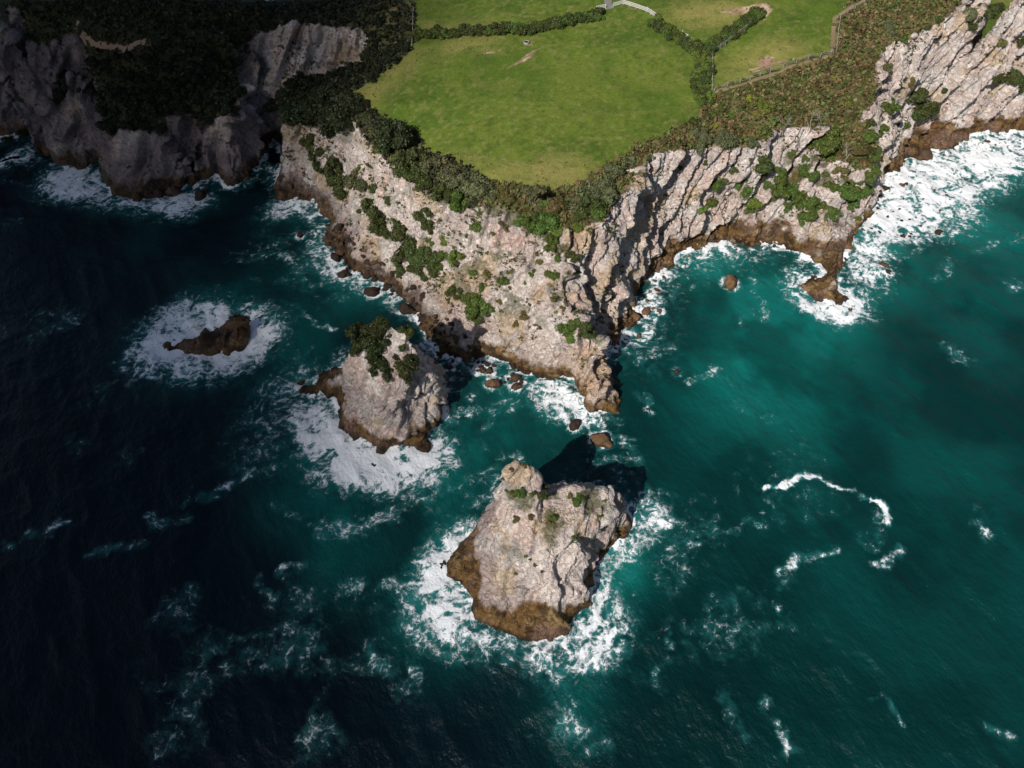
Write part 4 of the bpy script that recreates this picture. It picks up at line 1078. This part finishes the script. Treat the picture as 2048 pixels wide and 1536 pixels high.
for b in ((1202, 880, 22, 'o', 'orange-brown square boulder off the headland tip'), (1150, 850, 14, 'k', 'low dark boulder washed by foam just below the headland tip'), (985, 768, 15, 'o', 'round brown boulder alone in the water left of the nose of the headland'),
        (1030, 775, 11, 'b', 'brown boulder right of the round one beside the headland nose'), (1460, 569, 19, 'o', 'lone oval orange-brown boulder in the middle of the cove'), (1292, 624, 13, 'o', 'rounded brown boulder at the left mouth of the cove'),
        (745, 586, 17, 'k', 'large dark boulder in foam off the western boulder shore'), (688, 549, 14, 'k', 'dark boulder in the surf at the western boulder shore'), (775, 575, 12, 'k', 'dark boulder against the shore right of the large surf one'),
        (812, 620, 16, 'k', 'dark boulder at the shore behind the tall blocky islet'), (1765, 532, 11, 'b', 'brown rock breaking the surface right of the cape'), (1776, 546, 9, 'k', 'small dark rock just right of the brown one off the cape'),
        (1353, 745, 7, 'k', 'small dark rock in a ring of foam right of the headland tip'), (1876, 467, 10, 'k', 'dark rock at the outer edge of the right surf'), (1700, 622, 8, 'b', 'small brown rock at the tip of the cape reef'),
        (1690, 600, 12, 'k', 'dark slab beside the cape reef'), (885, 1131, 12, 'k', 'black rock at the left corner of the tilted islet'), (1770, 378, 9, 'k', 'dark rock in the surf just right of the cape'), (1803, 372, 7, 'b', 'brown rock in the white surf right of the cape'),
        (900, 735, 7, 'b', 'small rock between the blocky islet and the headland'), (1850, 310, 18, 'b', 'broad brown rock at the start of the right beach'), (318, 388, 12, 'k', 'dark slab at the foot of the left bluff'), (400, 392, 16, 'k', 'dark low rock shelf in the wash below the left bluff'),
        (940, 795, 4, 'k', 'tiny dark rock in open water beside the blocky islet'), (600, 470, 8, 'k', 'lone dark rock off the headland left corner')):
    brock(*b)
bset = {}
def field(poly, n, lo, hi, cols, place, rs, minz=-0.6):
    r = np.random.default_rng(rs); P = np.array([at(*p)[:2] for p in poly])
    x0, y0 = P.min(0); x1, y1 = P.max(0); k = 0; tries = 0
    while k < n and tries < n * 60:
        tries += 1
        x, y = r.uniform(x0, x1), r.uniform(y0, y1)
        if not inside(P, np.array([[x]]), np.array([[y]]))[0, 0]: continue
        l, nn = drop(x, y)
        z = 0.0 if (l is None or l.z < 0) else l.z
        if z > 4.5 or (l is not None and l.z < minz and r.random() < 0.6): continue
        rm = lo * (hi / lo) ** (r.random() ** 1.8)
        if any((x - q[0]) ** 2 + (y - q[1]) ** 2 < (0.75 * (rm + q[2])) ** 2 for q in BL): continue
        c = cols[r.integers(len(cols))]
        boulder((x, y, z), rm, c, f'{BWORD[c]} boulder among many {place}', f'{BWORD[c]} boulders {place}', r.uniform(0.1, 0.4)); k += 1
        half = 'small' if rm < (lo * hi) ** 0.5 * 0.9 else 'larger'; o = scene.collection.objects[-1]
        side = 'left' if x < (x0 + x1) / 2 else 'right'
        bset.setdefault((half, BWORD[c], side, place), []).append((x, o))
field([(655, 445), (690, 470), (730, 510), (800, 560), (860, 610), (850, 650), (800, 600), (740, 565), (690, 535), (645, 490)], 70, 0.5, 1.5, 'kkb', 'on western shore', 21)
field([(840, 630), (900, 650), (950, 690), (940, 725), (880, 720), (850, 670)], 32, 0.4, 1.2, 'kb', 'behind the blocky islet', 22)
field([(930, 700), (1000, 705), (1080, 745), (1050, 770), (1000, 765), (930, 735)], 24, 0.3, 1.0, 'bbk', 'at headland nose', 23)
field([(1215, 680), (1250, 640), (1280, 590), (1300, 570), (1330, 590), (1310, 660), (1260, 690), (1230, 710)], 40, 0.35, 1.3, 'oob', 'at the cove mouth', 24)
field([(1290, 545), (1340, 500), (1400, 465), (1480, 455), (1560, 462), (1590, 490), (1520, 500), (1440, 505), (1370, 530), (1310, 570)], 70, 0.35, 1.1, 'oobp', 'on cove beach', 25)
field([(1690, 520), (1740, 400), (1800, 350), (1900, 370), (1880, 460), (1800, 480), (1720, 500)], 30, 0.35, 0.95, 'kkb', 'in surf beyond the cape', 26, -9)
field([(1800, 310), (1880, 270), (1960, 240), (2050, 230), (2050, 285), (1950, 295), (1880, 315)], 46, 0.35, 1.1, 'bbo', 'on far right beach', 27)
for (half, w, side, place), L in bset.items():
    def make(po, rank):
        lab = f'only {half} {w} boulder {side} {place}' if rank is None else (f'{half} {w} boulder among many alike, {side} {place}' if rank == 0 else f'{rank[0]} of {rank[1]} {half} {w} boulders, {side} {place}')
        tag(po[1], lab, 'boulder', f'{half} {w} boulders {side} {place}')
    rank_labels(L, lambda t: t[0], make)
print('boulders', len(BL), time.time() - T0)

# ------------------------------------------------------------------ sea
def poly_field(pts, value, feather):
    return blur(inside(world_poly(pts), GX, GY).astype(np.float32), feather * 2.8) * value
FOAM = [([(905, 1050), (945, 1035), (985, 1010), (960, 1090), (900, 1140), (940, 1205), (1000, 1265), (1075, 1295), (1140, 1272), (1190, 1200), (1192, 1120), (1270, 1060), (1245, 985), (1300, 985), (1345, 1010), (1358, 1040), (1320, 1075), (1260, 1105), (1215, 1180), (1240, 1200), (1262, 1240), (1250, 1300), (1200, 1340), (1140, 1358), (1080, 1345), (1040, 1320), (960, 1300), (900, 1295), (840, 1290), (812, 1260), (815, 1200), (835, 1130)], 0.86, 1.2),
    ([(860, 1110), (900, 1060), (890, 1140), (935, 1210), (990, 1262), (900, 1280), (840, 1260), (840, 1180)], 0.25, 1.5), ([(1180, 1215), (1215, 1200), (1235, 1250), (1200, 1310), (1130, 1320), (1120, 1285)], 0.25, 1.5),
    ([(690, 830), (640, 800), (590, 800), (560, 830), (598, 880), (610, 960), (700, 985), (800, 990), (880, 970), (912, 930), (905, 880), (870, 860), (850, 895), (760, 900), (700, 870)], 1.0, 1.2),
    ([(640, 830), (690, 850), (760, 905), (850, 905), (880, 930), (820, 960), (720, 950), (640, 920)], 0.35, 1.5),
    ([(520, 790), (560, 745), (620, 715), (660, 700), (668, 720), (640, 750), (590, 790), (600, 850), (570, 900), (500, 950), (440, 965), (470, 890), (510, 840)], 0.74, 2.0),
    ([(240, 700), (280, 650), (350, 600), (420, 580), (440, 605), (500, 612), (560, 610), (580, 640), (560, 690), (520, 722), (450, 765), (410, 768), (350, 750), (270, 762), (250, 745)], 0.88, 1.4), ([(280, 720), (330, 660), (400, 640), (330, 700), (400, 720), (380, 745), (300, 745)], 0.3, 2.0),
    ([(60, 380), (100, 335), (200, 325), (215, 370), (270, 405), (330, 385), (430, 380), (440, 405), (390, 425), (370, 450), (330, 430), (300, 420), (230, 415), (130, 400)], 1.0, 1.6), ([(360, 420), (390, 420), (385, 480), (365, 470)], 0.45, 1.5), ([(0, 300), (60, 290), (110, 320), (60, 335), (0, 330)], 0.6, 2.0), ([(5, 435), (45, 438), (40, 452), (8, 455)], 0.7, 0.8),
    ([(545, 398), (640, 398), (672, 440), (655, 480), (720, 540), (790, 580), (842, 600), (825, 640), (770, 605), (720, 580), (650, 555), (622, 515), (612, 480), (640, 455), (620, 430), (580, 432), (500, 455), (540, 415)], 0.88, 1.2), ([(540, 480), (590, 455), (600, 465), (560, 490)], 0.4, 1.2),
    ([(1045, 775), (1080, 752), (1130, 758), (1170, 800), (1185, 835), (1240, 826), (1250, 840), (1225, 862), (1150, 850), (1100, 835), (1060, 805)], 0.88, 1.0), ([(1205, 700), (1225, 690), (1235, 760), (1240, 800), (1225, 770)], 0.55, 0.8), ([(925, 720), (960, 710), (1050, 745), (1040, 790), (960, 780)], 0.42, 1.5),
    ([(1205, 700), (1240, 690), (1290, 640), (1285, 580), (1340, 540), (1400, 505), (1500, 488), (1570, 497), (1600, 525), (1540, 530), (1450, 530), (1380, 560), (1345, 600), (1350, 640), (1310, 690), (1360, 735), (1365, 750), (1290, 745), (1230, 735)], 0.58, 1.8), ([(1340, 545), (1390, 500), (1480, 492), (1560, 496), (1530, 515), (1440, 515), (1380, 530)], 0.3, 1.2),
    ([(1160, 870), (1185, 900), (1230, 915), (1280, 955), (1310, 990), (1250, 985), (1200, 945), (1155, 900)], 0.62, 1.4), ([(1210, 865), (1240, 860), (1235, 900), (1205, 905)], 0.5, 1.0),
    ([(1560, 545), (1600, 532), (1655, 542), (1600, 560), (1592, 580), (1640, 612), (1690, 600), (1690, 520), (1720, 570), (1748, 620), (1745, 642), (1700, 656), (1640, 645), (1590, 615)], 0.98, 1.0), ([(1570, 560), (1590, 555), (1592, 585), (1650, 620), (1700, 610), (1700, 640), (1640, 630)], 0.3, 1.0),
    ([(1695, 510), (1740, 400), (1758, 350), (1800, 330), (1880, 312), (1950, 275), (2080, 270), (2080, 350), (1980, 390), (1935, 470), (1880, 480), (1820, 490), (1770, 515), (1785, 560), (1740, 600), (1695, 560)], 0.92, 1.6), ([(1740, 400), (1765, 350), (1880, 320), (1960, 280), (2080, 275), (2080, 310), (1950, 340), (1850, 420), (1740, 470), (1710, 510)], 0.3, 2.5)]
FLINES = [([(1520, 975), (1545, 980), (1575, 965), (1600, 956), (1640, 951), (1652, 972), (1670, 983), (1715, 992), (1745, 1003), (1768, 1022), (1775, 1055)], 0.55, 1.0), ([(1345, 1105), (1400, 1090), (1430, 1075), (1436, 1060)], 0.6, 0.62), ([(1455, 1060), (1500, 1050), (1540, 1047), (1525, 1020)], 0.5, 0.5), ([(1567, 1140), (1600, 1120), (1650, 1108), (1662, 1092)], 0.5, 0.62),
    ([(1567, 1140), (1570, 1200), (1555, 1240)], 0.5, 0.5), ([(1750, 1131), (1780, 1112), (1808, 1095)], 0.6, 0.72), ([(1960, 1036), (1970, 1062)], 0.9, 0.7), ([(1520, 1408), (1545, 1450)], 0.5, 0.62), ([(1558, 1465), (1575, 1495)], 0.7, 0.66), ([(1758, 1402), (1792, 1440)], 0.4, 0.6), ([(1440, 1395), (1490, 1490)], 0.9, 0.42),
    ([(1340, 1250), (1325, 1300), (1300, 1370)], 0.9, 0.42), ([(1975, 1445), (2010, 1475)], 0.5, 0.5), ([(0, 1092), (45, 1072), (125, 1052)], 0.8, 0.6), ([(180, 1115), (240, 1092), (305, 1076)], 0.6, 0.52), ([(290, 1030), (340, 1046), (380, 1036)], 0.7, 0.56), ([(368, 985), (375, 1000), (420, 1000), (460, 955), (540, 930)], 0.9, 0.52), ([(640, 1062), (740, 1050), (820, 1005), (900, 980), (975, 955)], 1.4, 0.46),
    ([(575, 1148), (612, 1138)], 0.7, 0.6), ([(525, 1165), (535, 1185)], 0.8, 0.55), ([(750, 1312), (762, 1335)], 1.0, 0.66), ([(820, 1332), (832, 1345)], 0.8, 0.55), ([(1385, 760), (1420, 742), (1462, 770)], 0.8, 0.56), ([(1895, 702), (1940, 722)], 1.6, 0.5), ([(2025, 572), (2060, 560)], 1.6, 0.66), ([(1470, 540), (1500, 560), (1522, 600), (1535, 645)], 0.8, 0.5),
    ([(1100, 1345), (1125, 1400), (1140, 1445), (1195, 1485)], 1.6, 0.52), ([(780, 1180), (830, 1160), (880, 1110)], 1.2, 0.42), ([(690, 1190), (740, 1170), (800, 1190), (830, 1140)], 1.4, 0.40), ([(560, 600), (640, 655), (668, 665)], 0.7, 0.5), ([(470, 520), (560, 500), (620, 540)], 1.6, 0.40), ([(960, 900), (975, 850), (1000, 830)], 0.8, 0.46), ([(1000, 910), (1040, 915)], 0.9, 0.6), ([(1000, 960), (920, 1000), (860, 1020)], 1.2, 0.44), ([(930, 1020), (1000, 985)], 1.5, 0.5), ([(1280, 790), (1300, 820)], 0.8, 0.5), ([(1240, 860), (1300, 960), (1330, 990)], 1.0, 0.5), ([(900, 840), (960, 820), (1040, 800)], 1.4, 0.46),
    ([(1500, 620), (1480, 660)], 0.8, 0.4), ([(1860, 560), (1960, 500), (2048, 470)], 1.2, 0.36), ([(560, 1010), (600, 1040), (660, 1060)], 1.2, 0.38), ([(330, 700), (250, 760), (180, 800)], 2.0, 0.30), ([(1560, 1000), (1600, 1040)], 0.8, 0.30), ([(1760, 1040), (1750, 1080), (1720, 1085)], 1.0, 0.42)]
TURQ = [(1550, 640, 130, 1.25), (1500, 740, 150, 0.7), (1000, 840, 120, 0.7), (1060, 1000, 160, 0.35), (720, 1070, 110, 0.65), (1235, 1135, 55, 0.9), (1950, 430, 120, 0.55), (1450, 540, 90, 0.6), (1950, 600, 200, 0.2), (640, 950, 120, 0.5), (1140, 1420, 70, 0.5), (600, 650, 130, 0.35), (430, 600, 130, 0.25), (1760, 520, 90, 0.5), (860, 1180, 120, 0.4), (700, 600, 90, 0.4), (300, 430, 120, 0.2), (1650, 1040, 160, 0.12), (1850, 900, 260, 0.16), (900, 950, 120, 0.4)]
foam = np.zeros(Z.shape, np.float32)
for pts, v, f in FOAM: 
    q = poly_field(pts, v, f)
    foam = np.where(v < 0.4, foam + q, np.maximum(foam, q))
foam = foam * (0.74 + 0.36 * np.exp(-chamfer(Z > 0.0, RES, 24) / 5.0))
foam_core = foam.copy()
BRK = 0.6 + 0.5 * sstep(0.36, 0.60, fbm(np.column_stack([GX.ravel() / 2.6, GY.ravel() / 2.6, np.zeros(GX.size) + 5]), 3, 281)).reshape(Z.shape)
for pts, w, v in FLINES:
    P = np.array([at(*p)[:2] for p in pts]); D_ = np.full(Z.shape, 1e6, np.float32)
    x0, y0 = P.min(0) - 8; x1, y1 = P.max(0) + 8
    i0, i1 = max(0, int((x0 - X0) / RES)), int((x1 - X0) / RES) + 1; j0, j1 = max(0, int((y0 - Y0) / RES)), int((y1 - Y0) / RES) + 1
    sxg, syg = GX[j0:j1, i0:i1], GY[j0:j1, i0:i1]
    Q3 = np.column_stack([sxg.ravel() / 3.0, syg.ravel() / 3.0, np.zeros(sxg.size)])
    ox = ((fbm(Q3, 3, 301) - 0.5) * 4.0).reshape(sxg.shape); oy = ((fbm(Q3, 3, 307) - 0.5) * 4.0).reshape(sxg.shape)
    for a, b in zip(P[:-1], P[1:]):
        ab = b - a; t = np.clip(((sxg + ox - a[0]) * ab[0] + (syg + oy - a[1]) * ab[1]) / (ab @ ab), 0, 1)
        D_[j0:j1, i0:i1] = np.minimum(D_[j0:j1, i0:i1], np.hypot(sxg + ox - a[0] - t * ab[0], syg + oy - a[1] - t * ab[1]))
    foam = np.maximum(foam, v * (0.95 if v > 0.9 else 0.72) * BRK * np.exp(-np.square(D_ / (w * (1.0 if v > 0.9 else 1.5))) * 0.8))
shore = chamfer(Z > 0.0, RES, 24)
P2 = np.column_stack([GX.ravel() / 7.0, GY.ravel() / 7.0, np.zeros(GX.size)])
patch = fbm(P2, 3, 201).reshape(Z.shape)
foam = np.maximum(foam, 0.85 * np.exp(-shore / 1.3) * sstep(0.25, 0.5, patch))
foam = np.maximum(foam, 0.62 * np.exp(-shore / 4.0) * sstep(0.35, 0.6, patch))
P3 = np.column_stack([GX.ravel() / 26.0, GY.ravel() / 16.0, np.zeros(GX.size) + 3])
foam = np.maximum(foam, 0.24 * sstep(0.48, 0.72, fbm(P3, 3, 211).reshape(Z.shape)) * sstep(0.3, 0.6, patch) * sstep(70, 0, GX - 20))
for (x, y, r) in BL:
    if abs(samp(Z, np.array([[x, y]]))[0]) > 0.9 and samp(Z, np.array([[x, y]]))[0] > 0: continue
    i, j = int((x - X0) / RES), int((y - Y0) / RES); k = int((r + 2.5) / RES)
    sl = (slice(max(0, j - k), j + k + 1), slice(max(0, i - k), i + k + 1))
    foam[sl] = np.maximum(foam[sl], 0.62 * np.exp(-np.square(np.maximum(np.hypot(GX[sl] - x, GY[sl] - y) - r * 0.8, 0) / 1.1)))
foam = np.clip(foam, 0, 1.15)
# the wash is drawn out along eddies: follow a swirling flow back from every point and read a streak pattern there
act = foam > 0.03
A = np.column_stack([GX[act], GY[act], np.zeros(act.sum())])
for st_ in range(7):
    e_ = 0.35
    def psi(Q): return fbm(Q / np.array([9.0, 9.0, 1.0]), 2, 291)
    p0 = psi(A); gx_ = (psi(A + [e_, 0, 0]) - p0) / e_; gy_ = (psi(A + [0, e_, 0]) - p0) / e_
    sp_ = np.maximum(np.hypot(gx_, gy_), 1e-4) + 0.02
    A[:, 0] += 1.3 * gy_ / sp_; A[:, 1] -= 1.3 * gx_ / sp_
streak = 0.6 * ridged(A / np.array([3.4, 3.4, 1.0]), 3, 295) + 0.4 * fbm(A / np.array([1.5, 1.5, 1.0]), 2, 297)
streak = np.clip((streak - 0.40) / 0.34, 0, 1)
foam[act] = foam[act] * (0.56 + 0.88 * streak)
turq = np.zeros(Z.shape, np.float32)
for px, py, r, v in TURQ:
    c = at(px, py); s = r * depth_of(c) / FPX; dep = math.atan2(CAM_H, c[1])
    turq = np.maximum(turq, 1.0 * v * np.exp(-(np.square((GX - c[0]) / s) + np.square((GY - c[1]) / (s / math.sin(dep))))))
turq = np.clip(turq + 0.12 * sstep(10, 60, GX) + 0.5 * blur(np.clip(foam_core, 0, 1), 5.0), 0, 1.2)
turq *= 0.45 + 1.0 * sstep(0.3, 0.72, fbm(np.column_stack([GX.ravel() / 11.0, GY.ravel() / 11.0, np.zeros(GX.size) + 9]), 4, 221).reshape(Z.shape))
east = sstep(-26, 46, GX)                                   # greener shelf water on the right, deep blue on the left
wm = chamfer(Z < 0.6, RES, 3) < 1.2
cell = wm[:-1, :-1] & wm[1:, :-1] & wm[:-1, 1:] & wm[1:, 1:]
fade = np.minimum(np.minimum(sstep(X0, X0 + 10, GX), sstep(X1, X1 - 10, GX)), np.minimum(sstep(Y0, Y0 + 4, GY), sstep(Y1, Y1 - 10, GY)))
ca, sa = math.cos(0.5), math.sin(0.5)
U = (GX * ca + GY * sa).ravel(); Vv = (-GX * sa + GY * ca).ravel()
zero = np.zeros(U.size)
deep_chop_shade = (0.42 * sstep(0.36, 0.66, fbm(np.column_stack([U / 34, Vv / 17, zero]), 4, 261)) + 0.28 * sstep(0.35, 0.65, fbm(np.column_stack([U / 2.2, Vv / 3.6, zero]), 4, 265))).reshape(Z.shape)  # broad water tone, plus light and dark of wave faces painted into the colour
wave = 1.2 * (fbm(np.column_stack([U / 13, Vv / 24, zero]), 3, 231) - 0.5) + 0.7 * (ridged(np.column_stack([U / 4.5, Vv / 8, zero]), 3, 241) - 0.6)
wave = wave.reshape(Z.shape) + (0.5 + 0.9 * np.exp(-shore / 2.0)) * np.clip(foam, 0, 1) * (fbm(np.column_stack([GX.ravel() / 2.2, GY.ravel() / 2.2, zero]), 3, 251).reshape(Z.shape) - 0.35)
H = wave * fade
ii = np.arange(Z.size).reshape(Z.shape); cy, cx = np.nonzero(cell)
Fs = np.column_stack([ii[cy, cx], ii[cy, cx + 1], ii[cy + 1, cx + 1], ii[cy + 1, cx]])
Vs, Fs, fa, ta, ea, da = compact(np.column_stack([GX.ravel(), GY.ravel(), H.ravel()]), Fs, foam.ravel(), turq.ravel(), east.ravel(), deep_chop_shade.ravel())
B = 6000.0; n0 = len(Vs)
XL, XR, YB, YT = GX[0, 0], GX[0, -1], GY[0, 0], GY[-1, 0]
ring = np.array([(-B, -B, 0), (B, -B, 0), (B, B, 0), (-B, B, 0), (XL, YB, 0), (XR, YB, 0), (XR, YT, 0), (XL, YT, 0)])
Vs = np.vstack([Vs, ring]); Fs = np.vstack([Fs, np.array([(0, 1, 5, 4), (1, 2, 6, 5), (2, 3, 7, 6), (3, 0, 4, 7)]) + n0])
z8 = np.zeros(8)
def sea_material():
    k = NT('sea_water')
    d = k.attr('foam'); tq = k.attr('turq'); ea = k.attr('east')
    warp = k.new('ShaderNodeMix', data_type='VECTOR'); warp.inputs[0].default_value = 1.0
    n = k.noise(0.11, 3, 0.55, col=True)
    vm = k.new('ShaderNodeVectorMath', operation='MULTIPLY_ADD'); k.link(n, vm.inputs[0]); vm.inputs[1].default_value = (11.0, 11.0, 0); k.link(k.P(), vm.inputs[2])
    n2 = k.noise(0.9, 2, 0.5, col=True)
    vm2 = k.new('ShaderNodeVectorMath', operation='MULTIPLY_ADD'); k.link(n2, vm2.inputs[0]); vm2.inputs[1].default_value = (0.8, 0.8, 0); k.link(vm.outputs[0], vm2.inputs[2])
    v = vm2.outputs[0]
    def cell(scale, vec):
        nd = k.new('ShaderNodeTexVoronoi', feature='F1', voronoi_dimensions='2D'); k.link(vec, nd.inputs['Vector']); nd.inputs['Scale'].default_value = scale
        return nd.outputs['Distance']
    def ridge(scale, vec, detail, kk):
        n_ = k.noise(scale, detail, 0.55, vec=vec)
        return k.math('SUBTRACT', 1.0, k.math('MULTIPLY', k.math('ABSOLUTE', k.math('SUBTRACT', n_, 0.5)), kk), clamp=True)
    vs_ = k.new('ShaderNodeVectorMath', operation='MULTIPLY_ADD'); k.link(k.noise(0.45, 3, 0.6, col=True), vs_.inputs[0]); vs_.inputs[1].default_value = (2.2, 2.2, 0)
    half = k.new('ShaderNodeMix', data_type='VECTOR'); half.inputs[0].default_value = 0.45; k.link(k.P(), half.inputs[4]); k.link(vm.outputs[0], half.inputs[5]); k.link(half.outputs[1], vs_.inputs[2])
    r1 = ridge(0.34, v, 3, 6.0); r3 = ridge(2.6, vs_.outputs[0], 3, 6.5)
    c2 = k.math('MULTIPLY', cell(1.05, vs_.outputs[0]), 1.25, clamp=True)
    L = k.math('ADD', k.math('MULTIPLY', r1, 0.34), k.math('ADD', k.math('MULTIPLY', c2, 0.34), k.math('MULTIPLY', r3, 0.32)))
    fb = k.noise(0.55, 6, 0.68); fb2 = k.noise(0.11, 4, 0.62, vec=vm.outputs[0])
    de = k.math('ADD', k.math('ADD', d, k.math('MULTIPLY', k.math('SUBTRACT', fb, 0.5), 0.7)), k.math('MULTIPLY', k.math('SUBTRACT', fb2, 0.5), k.math('ADD', 0.15, k.math('MULTIPLY', d, 0.9))))
    de = k.math('MULTIPLY', de, k.smooth(d, 0.0, 0.15))
    th = k.math('SUBTRACT', 0.94, k.math('MULTIPLY', de, 0.92))
    f = k.smooth(L, th, k.math('ADD', th, 0.40))
    f = k.math('MULTIPLY', f, k.smooth(de, 0.02, 0.60, 0.22, 1.0))
    f = k.math('MAXIMUM', f, k.smooth(de, 1.0, 1.6, 0, 0.97))
    haze = k.smooth(de, 0.05, 0.9, 0, 0.75)                 # bubbles just under the surface
    dv = k.attr('deep_chop_shade')
    deep = k.mix(ea, (0.0012, 0.0068, 0.0118), (0.0009, 0.0200, 0.0192))
    deep = k.mix(dv, deep, k.mix(ea, (0.0008, 0.0030, 0.0058), (0.0006, 0.0120, 0.0130)))
    col = k.mix(k.math('MULTIPLY', tq, 0.95, clamp=True), deep, (0.004, 0.120, 0.104))
    col = k.mix(haze, col, (0.038, 0.25, 0.25))
    col = k.mix(f, col, (0.84, 0.86, 0.88))
    h = k.math('ADD', k.noise(0.9, 6, 0.62, vec=k.mapped((1.0, 1.5, 1.0), (0, 0, 0.5))), k.math('MULTIPLY', f, 0.25))
    nrm = k.bump(h, 0.9, 0.42)
    rough = k.math('ADD', 0.22, k.math('MULTIPLY', f, 0.6))
    k.done(col, rough, nrm, 0.35)
    k.b.inputs['IOR'].default_value = 1.33
    return k.m
M_SEA = sea_material()
sea = mesh_obj('sea', Vs, Fs, M_SEA)
set_attr(sea.data, 'deep_chop_shade', np.concatenate([da, z8 + 0.5])); set_attr(sea.data, 'foam', np.concatenate([fa, z8])); set_attr(sea.data, 'turq', np.concatenate([ta, z8])); set_attr(sea.data, 'east', np.concatenate([ea, [0, 1, 1, 0, 0, 1, 1, 0]]))
tag(sea, kind='structure')
print('sea', time.time() - T0)

# ------------------------------------------------------------------ the cloud bank whose shadow lies over the left of the bay
def cloud_cover(x, y):
    """how much of the sun the cloud takes from a ground point"""
    # edge runs roughly along the bay: everything west of it is shaded
    e = np.interp(y, [0, 30, 60, 90, 130, 165, 185, 200, 230, 400], [-4, -5, -6, -1, -24, -30, -16, -2, 20, 60])
    return np.clip((e - x) / 48.0, 0, 1)
rc = np.random.default_rng(77); DIST = 4600.0
CV, CF = [], []; off = 0
base = np.array(LIGHT) * -DIST
for i in range(5200):
    x, y = rc.uniform(-420, 10), rc.uniform(-120, 420)
    c = cloud_cover(x, y)
    if rc.random() > -math.log(1 - 0.975 * c) / 3.65: continue
    s = rc.uniform(5.0, 9.5) * (1 + 1.0 * (c > 0.95))
    ctr = np.array([x, y, 0]) + base + np.array(LIGHT) * rc.normal() * 60.0
    V, F = ICO1
    V = V * (s * (1 + 0.35 * (rc.random((len(V), 1)) - 0.5))) + ctr
    CV.append(V); CF.append(F + off); off += len(V)
kc = NT('cloud_vapour'); M_CLOUD = kc.done((0.9, 0.9, 0.92), 1.0, None, 0.0)
cloud = mesh_obj('cloud', np.vstack(CV), np.vstack(CF), M_CLOUD)
tag(cloud, 'white cumulus cloud drifting between the sun and the left of the bay', 'cloud', kind='stuff')

print('done', time.time() - T0)
